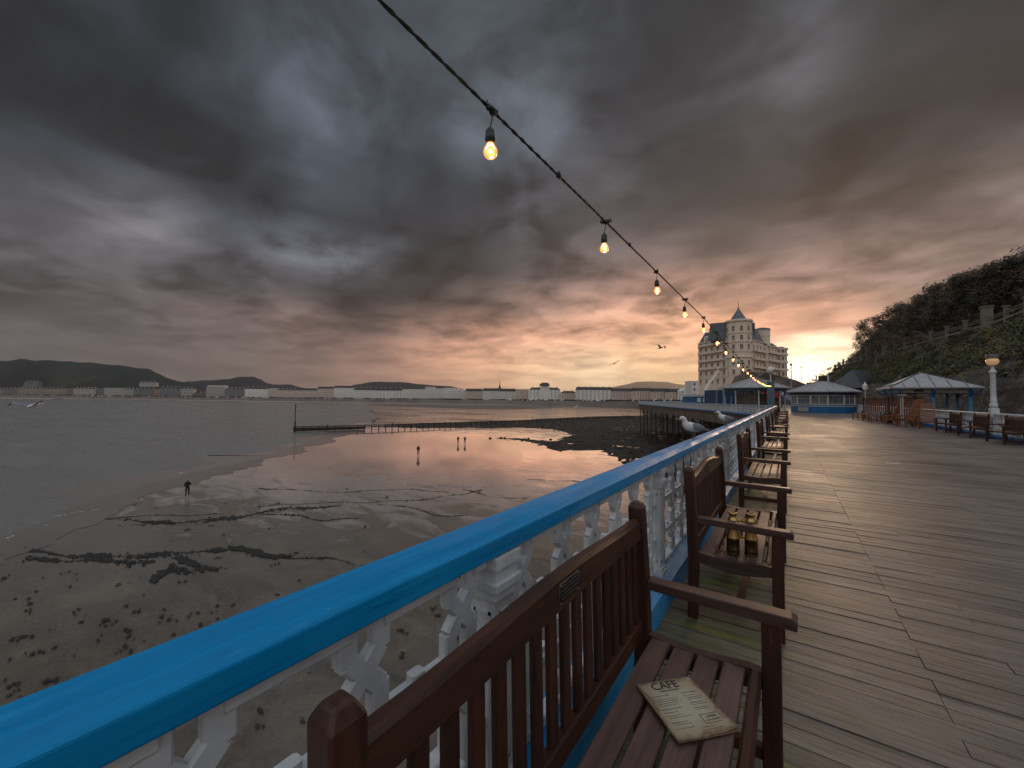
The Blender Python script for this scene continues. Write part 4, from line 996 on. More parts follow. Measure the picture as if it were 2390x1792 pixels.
# ================================================================== PEOPLE ON THE SAND
def person(px, py, h, label, coat, legs, face, stride=.12, arm=(0, 0)):
    foot_ = G(px, py, SAND); s = h/1.75
    V = [(0,0,.95),(0,0,1.12),(0,0,1.38),(0,0,1.48),(0,.01,1.58),(0,.015,1.70),                        # pelvis..head top 0-5
         (.10,0,.92),(.11,stride*.5,.50),(.12,stride,.08),(.12,stride+.14,.04),
         (-.10,0,.92),(-.11,-stride*.3,.50),(-.12,-stride*.9,.09),(-.12,-stride*.9+.14,.04),
         (.19,0,1.40),(.25,-.03,1.14),(.20+arm[0],.10+arm[1],.98+arm[1]*1.5),(-.19,0,1.40),(-.25,-.03,1.14),(-.20,.12,.98)]
    E = [(0,1),(1,2),(2,3),(3,4),(4,5),(0,6),(6,7),(7,8),(8,9),(0,10),(10,11),(11,12),(12,13),(2,14),(14,15),(15,16),(2,17),(17,18),(18,19)]
    rad = [.15,.15,.16,.065,.105,.09,.10,.075,.055,.045,.10,.075,.055,.045,.075,.06,.045,.075,.06,.045]
    me = bpy.data.meshes.new('person'); me.from_pydata([tuple(c*s for c in v) for v in V], E, [])
    o = bpy.data.objects.new('person', me); col.objects.link(o); o.location = (foot_.x, foot_.y, SAND+.02); o.rotation_euler = (0, 0, face)
    sk = o.modifiers.new('skin', 'SKIN')
    for i, r_ in enumerate(rad): me.skin_vertices[0].data[i].radius = (r_*s, r_*s*(.75 if i < 3 else 1))
    me.skin_vertices[0].data[0].use_root = True
    o.modifiers.new('sub', 'SUBSURF').levels = 1; o.modifiers['sub'].render_levels = 2
    m = Mat('clothing'); pos = m.n('ShaderNodeSeparateXYZ'); m.l(m.tc.outputs['Object'], pos.inputs[0])
    m.set(m.ramp(m.math('DIVIDE', pos.outputs[2], 1.8*s), [(0, (.02,)*3), (.045, (.02,)*3), (.05, legs), (.50, legs), (.52, coat), (.835, coat), (.84, (.3, .17, .12)), (.90, (.3, .17, .12)), (.91, (.02, .015, .01))], 'CONSTANT'), .8)
    me.materials.append(m.m); tag(o, label, 'person', 'people walking on the beach'); return o
person(437, 1158, 1.68, 'person in black standing with one arm raised on the wet sand near the water edge', (.008,.009,.014), (.007,.007,.009), YAW+.6, .12, (-.1, .2))
person(976, 1064, 1.85, 'lone person in a dark coat and light trousers walking on the shining sand', (.012,.012,.014), (.10,.08,.07), YAW, .05)
person(1069, 1036, 1.70, 'person on the left of the pair strolling by the water, dark coat', (.02,.018,.018), (.12,.10,.09), YAW+.3, .10)
person(1085, 1036, 1.68, 'person on the right of the pair strolling by the water, brown coat', (.03,.022,.018), (.13,.10,.09), YAW-.3, .08)
# ================================================================== PIER SUBSTRUCTURE
def neck_beams():
    t = empty('pier_substructure', (-20, 90, 0)); tag(t, 'rusty iron piles and deep girders carrying the bend of the pier', 'pier legs')
    o3 = Vector((-20, 90, 0)); g = MB(); A = [Vector((-7.8, 57.6, 0)), Vector((-37.2, 122.3, 0))]; d = (A[1]-A[0]).normalized(); s = Vector((d.y, -d.x, 0))
    for off in (.25, 4.5, 9.0, 14):
        g.bar(A[0]+s*off-o3+Vector((0, 0, -.85)), A[1]+s*off-o3+Vector((0, 0, -.85)), .3, 1.1)
    a2 = Vector((-.85, 42.2, 0)); dd = (A[0]-a2).normalized(); g.bar(a2-o3+Vector((.3, 0, -.85)), A[0]-o3+Vector((.3, 0, -.85)), .3, 1.1)
    dd2 = (Vector((-22, 130, 0)) - A[1]).normalized(); g.bar(A[1]-o3+Vector((0, .2, -.85)), Vector((-22, 129.8, -.85))-o3, .3, 1.1)
    g.build('girder', simple('weathered timber girder', (.13, .095, .07), .8, var=.5, scale=.7), t)
    L_ = (A[1]-A[0]).length; n = 11
    br = MB()
    for i in range(n+1):
        p = A[0]+d*(L_*i/n)
        for off in (.5, 7, 14):
            q = p + s*off - o3
            if i in (1, 2) and off > 6: continue
            mb = MB(); mb.lathe([(.17, SAND-.2), (.17, -8.0), (.12, -7.8), (.12, -1.5), (.17, -1.4)], 8); k = mb.build('pile', M['iron_rust'], t); k.location = (q.x, q.y, 0)
        for (z0, z1) in ((-1.6, -6.5), (-6.5, -1.6)):
            br.bar(p+s*.5-o3+Vector((0, 0, z0)), p+s*10-o3+Vector((0, 0, z1)), .05, .05)
        if i < n:
            q = A[0]+d*(L_*(i+1)/n)
            br.bar(p+s*.5-o3+Vector((0, 0, -6.4)), q+s*.5-o3+Vector((0, 0, -6.4)), .05, .06)
            if i % 2: br.bar(p+s*.5-o3+Vector((0, 0, -1.6)), q+s*.5-o3+Vector((0, 0, -6.4)), .04, .04)
    br.build('cross_bracing', M['iron_rust'], t)
    for yy in range(0, 45, 7):
        for xx in (-.7, 3, 6.8):
            mb = MB(); mb.lathe([(.16, SAND-.2), (.16, -.5)], 8); k = mb.build('pile', M['iron_rust'], t); k.location = (xx-o3.x, yy-o3.y, 0)
    g = MB()
    for xx in (-.7, 3, 6.8): g.box(xx-.15-o3.x, xx+.15-o3.x, -4-90, 43-90, -1.1, -.32)
    g.build('girder', M['dark_wood'], t)
neck_beams()

# ================================================================== GROYNE
gp = [G(688, 1007, SAND), G(900, 1000.5, SAND), G(1100, 993, SAND), G(1300, 986, SAND), G(1480, 978, SAND)]
t = empty('groyne', (gp[0].x, gp[0].y, SAND)); tag(t, 'long low timber groyne crossing the wet beach toward the pier', 'groyne'); o3 = gp[0].copy()
M['groyne'] = simple('wet dark timber', (.022, .016, .012), .6, var=.5, scale=1.5)
mb = MB()
for a, b in zip(gp, gp[1:]): mb.bar(a-o3+Vector((0, 0, 1.30)), b-o3+Vector((0, 0, 1.30)), .28, .28)
mb.build('top_rail', M['groyne'], t)
mb = MB(); mb.bar(gp[0]-o3+Vector((0, 0, .55)), gp[0].lerp(gp[1], .75)-o3+Vector((0, 0, .55)), .12, .9); mb.build('boarding', M['groyne'], t)
tot = sum((b-a).length for a, b in zip(gp, gp[1:])); acc = 0; k = 0
for a, b in zip(gp, gp[1:]):
    n = int((b-a).length/2.1)
    for i in range(n):
        p = a.lerp(b, i/n)-o3; mb = MB(); h = 1.38 + (.35 if k % 9 == 4 else 0) + rnd.uniform(-.05, .1)
        mb.box(-.11, .11, -.11, .11, -.3, h); q = mb.build('groyne_post', M['groyne'], t); q.location = p; k += 1
bp = P(688, 1007, (gp[0]-CAM).dot(fw)); Dg = (gp[0]-CAM).dot(fw); hpx = Dg/F0
t = empty('beacon_post', (gp[0].x, gp[0].y, SAND)); tag(t, 'tall dark marker post standing in the water at the end of the groyne', 'marker post')
mb = MB(); mb.box(-.3, .3, -.3, .3, -.3, 12*hpx); mb.build('base', M['groyne'], t)
mb = MB(); mb.tube([(0, 0, 10*hpx), (0, 0, 25*hpx)], .22, 8); mb.tube([(0, 0, 25*hpx), (.1, 0, 60*hpx)], .12, 8); mb.build('pole', M['groyne'], t)
mb = MB(); mb.lathe([(.05, 0), (.22, .05), (.22, .35), (.05, .45)], 10, (.1, 0, 60*hpx)); mb.build('top_mark', M['groyne'], t)

# slipway / pale outfall on the far sand
a = G(1341, 950.5, SAND+.2); b = G(1364, 939.5, SAND+.2); mb = MB(); mb.bar((0, 0, .3), b-a+Vector((0, 0, .3)), 1.6, .5); o = mb.build('slipway', M['white']); o.location = a
tag(o, 'pale concrete slipway running down the far sand toward the groyne', 'slipway')

# ================================================================== PAVILIONS ON THE PIER
def ngon(r, n, rot=0): return [(r*math.cos(rot+2*math.pi*k/n), r*math.sin(rot+2*math.pi*k/n)) for k in range(n)]
def cone_roof(re, ze, rtop, ztop, n, sub=2, rot=0, soffit=.12):
    mb = MB(); pe = ngon(re, n, rot); pt = ngon(rtop, n, rot)
    vs = [(x, y, ze) for x, y in pe] + [(x, y, ztop) for x, y in pt] + [(x, y, ze-soffit) for x, y in pe] + [(x*.9, y*.9, ze-soffit) for x, y in pe]
    fs = [(k, (k+1) % n, n+(k+1) % n, n+k) for k in range(n)] + [tuple(range(n, 2*n))] + [(2*n+k, 2*n+(k+1) % n, (k+1) % n, k) for k in range(n)] + [tuple(reversed(range(2*n, 3*n)))]
    mb.add(vs, fs)
    # standing seams
    sm = MB()
    for k in range(n):
        a = Vector((*pe[k], ze)); b = Vector((*pe[(k+1) % n], ze)); c = Vector((*pt[k], ztop)); d = Vector((*pt[(k+1) % n], ztop))
        for j in range(sub):
            f = j/sub; sm.bar(a.lerp(b, f)+Vector((0, 0, .02)), c.lerp(d, f)+Vector((0, 0, .02)), .07 if j == 0 else .045, .06)
    return mb, sm
# --- ticket kiosk with the blue base
t = empty('kiosk', (3.7, 66.6, 0)); tag(t, 'round white kiosk with a blue base and a grey ribbed conical roof', 'kiosk')
n = 12; r = 3.35
mb = MB(); pr = ngon(r+.08, n, .1); mb.prism(pr, 0, .82); mb.build('base', M['blue_paint'], t)
mb = MB(); mb.prism(ngon(r+.14, n, .1), .82, .90); mb.build('sill', M['white'], t)
mb = MB(); mb.prism(ngon(r, n, .1), .90, 1.05); mb.prism(ngon(r, n, .1), 2.25, 2.62); mb.build('wall', M['blue_grey'], t)
mb = MB(); mb.prism(ngon(r-.35, n, .1), 1.05, 2.25); mb.build('interior', simple('kiosk blinds', (.22, .22, .20), .6, var=.5, scale=1.2), t)
pr = ngon(r, n, .1)
for k in range(n):
    a = Vector((*pr[k], 0)); b = Vector((*pr[(k+1) % n], 0)); w = (b-a).length; d = (b-a)/w; ang = math.atan2(d.y, d.x)
    mb = MB(); mb.cbox((0, 0, 1.65), (.14, .14, 1.2)); o = mb.build('mullion', M['white'], t); o.location = a
    fr = MB(); fr.box(.07, w-.07, -.04, .04, 1.05, 1.12); fr.box(.07, w-.07, -.04, .04, 2.18, 2.25)
    if k % 2 == 0: fr.box(w/2-.03, w/2+.03, -.04, .04, 1.12, 2.18)
    if k % 3 == 1: fr.box(.07, w-.07, -.035, .035, 1.80, 1.85)
    f = fr.build('window', M['white'], t); f.location = a; f.rotation_euler = (0, 0, ang)
    g = MB(); g.box(.07, w-.07, -.012, .012, 1.12, 2.18); g.build('pane', M['shop_glass'], f)
for k, (a0, a1, z1) in enumerate(((7, 8, .74), (8.25, 8.75, .60))):
    pass
mb = MB(); a = Vector((*pr[7], 0)); b = Vector((*pr[8], 0)); d = (b-a).normalized(); nn = Vector((d.y, -d.x, 0))
for f0, f1, z0, z1 in ((.1, .9, .10, .72),): mb.bar(a.lerp(b, f0)+nn*.14+Vector((0, 0, .42)), a.lerp(b, f1)+nn*.14+Vector((0, 0, .42)), .04, .55)
mb.build('notice_board', M['cream_frame'], t)
rf, sm = cone_roof(4.1, 2.72, .55, 4.05, n, 2, .1); ro = rf.build('roof', M['zinc'], t, fix=True); sm.build('roof_seams', M['zinc'], ro)
mb = MB(); mb.lathe([(.42, 4.0), (.42, 4.75), (.30, 4.8)], 12); mb.build('vent', M['dark_wood'], ro)
mb = MB(); mb.lathe([(.09, 4.0), (.09, 4.85)], 8, (-.62, -.1, 0)); mb.lathe([(.09, 4.0), (.09, 4.85)], 8, (.62, .1, 0)); mb.build('flue', M['white'], ro)
mb = MB(); mb.prism(ngon(r+.42, n, .1), 2.45, 2.60); mb.build('fascia', M['blue_dark'], t)

# --- open shelter with a pyramid-like ribbed roof, left on the bend
t = empty('shelter', (-3.4, 57.2, 0)); tag(t, 'octagonal shelter with white columns and brown glazed screens on the bend of the pier', 'shelter')
n = 8; r = 3.15; rot = .2
rf, sm = cone_roof(3.95, 3.02, .12, 4.3, n, 3, rot, .10); ro = rf.build('roof', M['zinc'], t, fix=True); sm.build('roof_seams', M['zinc'], ro)
mb = MB(); mb.prism(ngon(r+.12, n, rot), 2.62, 2.90); mb.build('fascia', M['blue_grey'], t)
for x, y in ngon(r, n, rot):
    mb = MB(); mb.lathe([(.17, 0), (.17, .35), (.12, .42), (.075, .50), (.065, 1.3), (.08, 1.34), (.065, 1.4), (.06, 2.4), (.10, 2.5), (.12, 2.62)], 10); o = mb.build('column', M['white'], t); o.location = (x, y, 0)
    br = MB(); tang = Vector((-y, x, 0)).normalized()
    for s in (-1, 1): br.tube([Vector((0, 0, 2.0)), tang*s*.18+Vector((0, 0, 2.42)), tang*s*.62+Vector((0, 0, 2.60))], .045, 6)
    br.build('bracket', M['blue_grey'], o)
pr = ngon(1.9, n, rot)
for k in range(n):
    a = Vector((*pr[k], 0)); b = Vector((*pr[(k+1) % n], 0)); w = (b-a).length; d = (b-a)/w
    fr = MB(); fr.box(0, .08, -.04, .04, 0, 2.62); fr.box(w-.08, w, -.04, .04, 0, 2.62); fr.box(.08, w-.08, -.05, .05, .0, .75); fr.box(.08, w-.08, -.04, .04, 2.2, 2.3)
    f = fr.build('screen', M['blue_grey'], t); f.location = a; f.rotation_euler = (0, 0, math.atan2(d.y, d.x))
    g = MB(); g.box(.08, w-.08, -.02, .02, .75, 2.2); 
    g.build('screen_panel', simple('brown shutter glass', (.11, .075, .05), .3, var=.6, scale=2) if k == 0 else bpy.data.materials['brown shutter glass'], f)
    g = MB(); [g.box(.08+(w-.16)*q/4-.015, .08+(w-.16)*q/4+.015, -.035, .035, .75, 2.2) for q in (1, 2, 3)]; g.build('glazing_bars', M['dark_wood'], f)

# --- hipped shelter on the right behind the railing
t = empty('shelter', (10.4, 52.8, 0)); tag(t, 'square shelter with light blue posts and a grey hipped roof behind the right railing', 'shelter')
x0, x1, y0, y1 = -2.85, 2.9, -3.85, 3.7
vs = [(x0, y0, 2.78), (x1, y0, 2.78), (x1, y1, 2.78), (x0, y1, 2.78), (-.35, -.9, 4.22), (-.1, .5, 4.22), (x0, y0, 2.68), (x1, y0, 2.68), (x1, y1, 2.68), (x0, y1, 2.68)]
mb = MB(); mb.add(vs, [(0,1,4), (1,2,5,4), (2,3,5), (3,0,4,5), (0,6,7,1), (1,7,8,2), (2,8,9,3), (3,9,6,0), (6,9,8,7)]); ro = mb.build('roof', M['zinc'], t, fix=True)
sm = MB()
def seam(p, q, n):
    A, B, C_, D_ = (Vector(vs[i]) for i in (p[0], p[1], q[0], q[1])); d = B-A; l2 = d.length_squared; fc = (C_-A).dot(d)/l2; fd = (D_-A).dot(d)/l2
    up_ = (C_-A) - d*fc                                # straight up the slope from the eave
    for k in range(n+1):
        f = k/n; h_ = 1.0
        if f < fc: h_ = f/fc
        elif f > fd: h_ = (1-f)/(1-fd)
        a = A + d*f
        if k in (0, n): b = C_ if k == 0 else D_
        else: b = a + up_*h_
        sm.bar(a+Vector((0, 0, .03)), b+Vector((0, 0, .03)), .09 if k in (0, n) else .05, .07)
seam((0, 1), (4, 4), 6); seam((3, 0), (5, 4), 6); seam((1, 2), (4, 5), 6); seam((2, 3), (5, 5), 6); sm.build('roof_seams', simple('roof seam', (.2, .2, .2), .5), ro)
fl = MB(); fl.box(x0+.3, x1-.3, y0+.3, y1-.3, -.3, 0); fl.build('floor', M['dark_wood'], t)
px_ = [x0+.7, 0, x1-.7]; py_ = [y0+.75, 0, y1-.75]
for x in px_:
    for y in py_:
        if x == 0 and y == 0: continue
        mb = MB(); mb.cbox((0, 0, 1.34), (.20, .20, 2.68)); o = mb.build('post', M['blue_light'], t); o.location = (x, y, 0)
        br = MB(); br.bar((0, 0, 1.9), (-.75 if x < 1 else .75, 0, 2.6), .1, .12); br.bar((0, 0, 1.9), (0, -.75 if y < 1 else .75, 2.6), .1, .12); br.build('bracket', M['blue_paint'], o)
mb = MB()
for y in (py_[0], py_[-1]): mb.box(px_[0], px_[-1], y-.05, y+.05, 2.30, 2.66)
for x in (px_[0], px_[-1]): mb.box(x-.05, x+.05, py_[0], py_[-1], 2.31, 2.65)
mb.build('valance', M['cream_frame'], t)
mb = MB(); mb.box(-.06, .06, py_[0]+.1, py_[-1]-.1, 0, .95); mb.box(px_[0]+.1, px_[-1]-.1, -.055, .055, 0, .94); mb.build('partition', M['cream_frame'], t)
mb = MB(); mb.box(-.3, .3, py_[0]-.062, py_[0]-.02, 2.40, 2.58); o = mb.build('sign_board', M['dark_wood'], t); o.location = (-.9, -.05, 0)

# --- long blue arcade behind the bend, kiosk sign and stairs
def cx(px, py, D): p = P(px, py, D); return p
def blockbetween(pa, pb, D, depth, y0, y1, name, mat, parent=None, Db=None):
    a = P(pa, y1, D); b = P(pb, y1, Db or D); za = P(pa, y0, D).z; d = Vector((b.x-a.x, b.y-a.y, 0)); w = d.length; d.normalize(); nb = Vector((-d.y, d.x, 0))
    if nb.dot(Vector((a.x, a.y, 0))) < 0: nb = -nb
    mb = MB(); o = mb
    q = [a, b, b+nb*depth, a+nb*depth]
    mb.prism([(p.x, p.y) for p in q], min(a.z, za), max(a.z, za)); return mb.build(name, mat, parent, fix=True)
t = empty('arcade'); tag(t, 'long low blue arcade building with a pale roof edge behind the white railing', 'building')
blockbetween(1622, 1692, 95, 7, 925, 950, 'wall', M['blue_paint'], t)
blockbetween(1620, 1694, 94.5, 8, 919.5, 923, 'roof_edge', M['white'], t); blockbetween(1678, 1722, 80, 6, 909.5, 950, 'wall', M['blue_dark'], t)
for k in range(5):
    q = blockbetween(1628+k*13, 1636+k*13, 94.8, .3, 928, 938, 'window', M['white'], t); 
t = empty('pier_office'); tag(t, 'red painted booth with a small white sign beside the blue stairs', 'booth')
blockbetween(1806, 1824, 84, 4, 908, 929, 'wall', simple('red paint', (.42, .05, .03), .5), t); blockbetween(1822, 1832, 83.5, 3, 908, 921, 'sign_board', M['white'], t); blockbetween(1804, 1826, 84.5, 3.4, 929.2, 956, 'lower_wall', simple('brown brick', (.16, .085, .055), .8), t)
t = empty('staircase'); tag(t, 'blue metal staircase with handrails climbing from the kiosk to the left', 'stairs')
for nm, (xa, ya, xb, yb), th_ in (('stair_flight', (1830, 926, 1866, 946), .9), ('handrail', (1830, 917, 1868, 936), .12), ('handrail', (1830, 921, 1868, 940.5), .08)):
    mb = MB(); a = P(xa, ya, 82); b = P(xb, yb, 72); mb.bar(a, b, 1.6 if nm == 'stair_flight' else .08, th_); mb.build(nm, M['blue_dark'] if nm == 'stair_flight' else M['blue_light'], t)
mb = MB()
for k in range(9): 
    f = k/8; a = P(1830+36*f, 917+19*f, 82-10*f); b = P(1830+36*f, 926+20*f, 82-10*f); mb.bar(a, b, .06, .06, (1, 0, 0))
mb.build('balusters', M['blue_light'], t)

# ================================================================== LAMPS AND POLES
M['lampglass'] = simple('opal lamp glass', (.75, .70, .60), .3, var=.1)
m = Mat('lit opal glass'); m.set((.6, .42, .24), .3); m.b.inputs['Emission Color'].default_value = (1, .55, .22, 1); m.b.inputs['Emission Strength'].default_value = .22; M['lampglass_lit'] = m.m
t = empty('lamp_post', (7.0, 25.0, 1.04)); t.scale = (.76,)*3; tag(t, 'ornate white lamp column with an amber globe and flat cap on the right railing', 'lamp')
mb = MB(); mb.box(-.165, .165, -.165, .165, -.2, .30); mb.build('plinth', M['iron'], t, .01)
mb = MB(); mb.smooth = True; mb.lathe([(.16, .30), (.15, .42), (.17, .50), (.13, .58), (.12, .62), (.15, .68), (.12, .74), (.115, .9), (.105, 2.15), (.12, 2.2), (.16, 2.24), (.16, 2.30), (.10, 2.36), (.07, 2.42), (.06, 2.60), (.13, 2.66)], 18); mb.build('column', M['iron'], t)
mb = MB(); mb.smooth = True; mb.lathe([(.13, 2.64), (.20, 2.70), (.245, 2.80), (.25, 2.88), (.22, 2.96), (.16, 3.0)], 20); mb.build('globe', M['lampglass_lit'], t)
mb = MB(); mb.lathe([(.21, 3.0), (.245, 3.03), (.25, 3.20), (.24, 3.22)], 16); mb.build('cap', simple('lamp cap', (.16, .14, .13), .5), t)
ld = bpy.data.lights.new('lamp_light', 'POINT')
bpy.data.lights.remove(ld)
t = empty('lamp_post', (-1.40, 47.2, 0)); tag(t, 'blue grey post with a white globe lamp where the string of bulbs ends', 'lamp')
mb = MB(); mb.cbox((0, 0, 1.7), (.62, .34, 3.4)); mb.build('pillar', M['blue_grey'], t, .02)
mb = MB(); mb.lathe([(.10, 3.4), (.06, 3.55), (.05, 4.15), (.16, 4.22)], 10); mb.build('column', M['iron'], t)
mb = MB(); mb.smooth = True; mb.lathe([(.14, 4.20), (.26, 4.32), (.31, 4.48), (.30, 4.62), (.20, 4.78), (.06, 4.84)], 18); mb.build('globe', M['lampglass'], t)
mb = MB(); mb.lathe([(.12, 4.84), (.02, 4.95)], 10); mb.build('finial', M['iron'], t)
def lantern(px, pyt, pyb, D, label):
    b = P(px, pyb, D); k = D/F0; h = (pyb-pyt)*k; t = empty('lamp_post', (b.x, b.y, b.z)); tag(t, label, 'lamp')
    mb = MB(); mb.lathe([(.12, 0), (.06, .3), (.05, h*.62)], 8); mb.build('column', M['white'], t)
    mb = MB(); mb.lathe([(.12, h*.62), (.24, h*.68), (.25, h*.86), (.1, h*.92), (.03, h)], 8); mb.build('lantern', M['lampglass'], t)
lantern(2020, 891, 945, 50, 'small white lantern lamp standing behind the left slatted seat')
for (px, yt, yb, D, r_, lab) in ((1688.5, 800, 950, 60, .06, 'thin white flagpole in front of the hotel, by the shelter roof'), (1672, 888, 950, 66, .05, 'thin curved lamp pole left of the shelter roof'), (1847, 853, 905, 150, .22, 'grey mast in the gap right of the hotel'), (1870, 858, 885, 170, .16, 'short grey mast with a dark cap nearer the hillside')):
    b = P(px, yb, D); h = P(px, yt, D).z-b.z; t = empty('pole', tuple(b)); tag(t, lab, 'pole'); mb = MB(); mb.lathe([(r_, -.4), (r_*.7, h)], 8); mb.build('mast', M['zinc'], t)
    mb = MB(); mb.lathe([(r_*1.5, h), (r_*1.6, h+r_*3), (r_*.5, h+r_*4)], 8); mb.build('pole_cap', M['dark_wood'], t)

# ================================================================== FURNITURE ALONG THE RIGHT RAILING
for i, (s, lab) in enumerate(((21.75, 'dark bench by the right railing, the nearest of three, under the amber lamp'), (24.95, 'dark bench by the right railing, the middle one of three'), (28.15, 'dark bench by the right railing, the farthest of three, next to the slatted chairs'))):
    b = copy_tree(bench); b.location = (6.52, s+.8, 0); b.rotation_euler = (0, 0, math.pi); tag(b, lab, 'bench', 'dark benches along the right railing')
def garden_chair():
    """tall slatted teak lounge chair facing -x"""
    t = empty('garden_chair'); w = .33
    for s in (-1, 1):
        mb = MB(); mb.bar((-.32, s*w, 0), (-.30, s*w, .58), .05, .06, (1, 0, 0)); mb.build('leg', M['teak_z'], t)
        mb = MB(); mb.bar((.42, s*w, 0), (.12, s*w, .46), .05, .06, (1, 0, 0)); mb.build('leg', M['teak_z'], t)
        mb = MB(); mb.bar((-.42, s*w, .60), (.34, s*w, .60), .075, .03); mb.build('armrest', M['teak_x'], t)
        mb = MB(); mb.bar((-.34, s*(w-.03), .40), (.16, s*(w-.03), .34), .03, .07); mb.build('seat_rail', M['teak_x'], t)
    mb = MB()
    for k in range(6): mb.bar((-.34+k*.095, -w, .43-k*.012), (-.34+k*.095, w, .43-k*.012), .07, .02)
    mb.build('seat', M['teak_y'], t)
    mb = MB()
    for s in (-1, 1): mb.bar((.12, s*(w-.05), .30), (.50, s*(w-.05), 1.45), .045, .05, (1, 0, 0))
    for k in range(10):
        f = .1+k*.098; mb.bar((.10+.38*f, -w+.03, .30+1.15*f), (.10+.38*f, w-.03, .30+1.15*f), .03, .075, (.3, 0, 1))
    mb.build('backrest', M['teak_y'], t); return t
gc = garden_chair()
for i, (x, y, rz, s, lab) in enumerate(((5.85, 32.9, .35, 1.12, 'tall slatted teak chair nearest to the dark benches'), (5.95, 34.4, .1, 1.05, 'slatted teak chair half hidden behind the tallest chair'), (5.6, 36.3, -.5, .95, 'low reclined slatted teak chair beside the planter'), (6.35, 31.6, 1.3, .95, 'slatted teak chair turned sideways next to the farthest dark bench'))):
    o = gc if i == 0 else copy_tree(gc); o.location = (x, y, 0); o.rotation_euler = (0, 0, rz); o.scale = (s,)*3; tag(o, lab, 'chair', 'slatted teak chairs on the right of the deck')
def high_seat():
    t = empty('canopy_seat'); mb = MB()
    for k in range(12): mb.box(.30, .325, -.80+k*.135, -.80+k*.135+.088, .35, 1.80)
    mb.build('backrest', M['teak_z'], t)
    for s in (-1, 1):
        mb = MB(); [mb.box(-.35+k*.13, -.35+k*.13+.115, s*.82-.012, s*.82+.012, .1, 1.80 if k > 2 else .65) for k in range(5)]; mb.build('side_panel', M['teak_z'], t)
    mb = MB(); [mb.box(-.33+k*.12, -.33+k*.12+.10, -.80, .80, .43, .455) for k in range(5)]; mb.build('seat', M['teak_y'], t)
    mb = MB(); mb.box(-.25, .42, -.92, .92, 1.87, 1.91); mb.build('canopy', M['teak_y'], t)
    mb = MB(); [mb.box(x-.04, x+.04, y-.04, y+.04, 0, .43) for x in (-.3, .28) for y in (-.75, .75)]; mb.build('legs', M['teak_z'], t); return t
hs = high_seat(); hs.location = (6.25, 36.8, 0); hs.rotation_euler = (0, 0, .95); tag(hs, 'wide high backed teak seat with canopy, the nearer one behind the tall chairs', 'seat', 'high backed canopy seats')
h2 = copy_tree(hs); h2.location = (6.1, 46.2, 0); h2.rotation_euler = (0, 0, 1.05); tag(h2, 'wide high backed teak seat with canopy, the farther one by the small lantern', 'seat', 'high backed canopy seats')
def low_table():
    t = empty('low_table'); mb = MB(); [mb.box(-.42+k*.14, -.42+k*.14+.12, -.30, .30, .40, .43) for k in range(6)]; mb.build('tabletop', M['teak_y'], t)
    for x in (-.36, .36):
        for y in (-.24, .24): mb = MB(); mb.box(x-.03, x+.03, y-.03, y+.03, 0, .40); mb.build('leg', M['teak_z'], t)
    mb = MB(); mb.box(-.36, .36, -.22, -.19, .12, .17); mb.box(-.36, .36, .19, .22, .12, .17); mb.build('stretcher', M['teak_x'], t); return t
lt = low_table()
for i, (x, y, rz, s, lab) in enumerate(((5.25, 39.2, .2, 1.0, 'low teak table nearest to the planter'), (5.2, 41.6, -.2, 1.15, 'low teak table in the middle of three by the right railing'), (5.0, 44.4, .5, 1.2, 'low teak table farthest along, toward the blue kiosk'), (6.3, 42.8, 1.4, 1.1, 'low teak table closest to the railing behind the others'))):
    o = lt if i == 0 else copy_tree(lt); o.location = (x, y, 0); o.rotation_euler = (0, 0, rz); o.scale = (s,)*3; tag(o, lab, 'table', 'low teak tables')
M['leafg'] = simple('planter leaves', (.02, .04, .015), .6, var=.5, scale=20); M['petal'] = simple('pale flowers', (.5, .42, .38), .7, var=.3, scale=20)
def planter(x, y, lab, fl):
    t = empty('planter', (x, y, 0)); tag(t, lab, 'planter'); mb = MB(); mb.lathe([(.20, 0), (.27, .40), (.29, .42), (.24, .42)], 12); mb.build('pot', M['dark_wood'], t)
    for nm, mat, n_, r_ in (('leaves', M['leafg'], 420, .42), ('flowers', M['petal'], fl, .44)):
        mb = MB()
        for k in range(n_):
            v = Vector((rnd.gauss(0, 1), rnd.gauss(0, 1), abs(rnd.gauss(0, .8)))).normalized()*r_*rnd.uniform(.4, 1); c = Vector((v.x, v.y, .45+v.z)); q = Vector((rnd.gauss(0, 1), rnd.gauss(0, 1), rnd.gauss(0, 1))).normalized(); w = q.orthogonal().normalized(); s_ = .05
            mb.add([c-q*s_, c+w*s_*.5, c+q*s_, c-w*s_*.5], [(0, 1, 2, 3)])
        mb.build(nm, mat, t)
planter(5.75, 38.1, 'leafy dark planter between the reclined chair and the tables', 30); planter(5.9, 40.6, 'planter with pale flowers behind the low teak tables', 160)
t = empty('sign_frame', (6.0, 35.5, 0)); tag(t, 'pale upright frame with a small flat top among the teak chairs', 'stand'); mb = MB(); mb.box(-.03, .03, -.34, -.28, 0, 1.9); mb.box(-.03, .03, .28, .34, 0, 1.9); mb.build('frame_posts', M['cream_frame'], t); mb = MB(); mb.box(-.12, .12, -.46, .46, 1.9, 1.96); mb.build('frame_top', M['cream_frame'], t)
o = MB(); o.cbox((0, 0, .004), (.26, .09, .008)); o = o.build('litter', M['white']); o.location = G(2082, 1082, 0); o.location.z = .004; tag(o, 'small scrap of white paper lying on the open deck', 'litter')
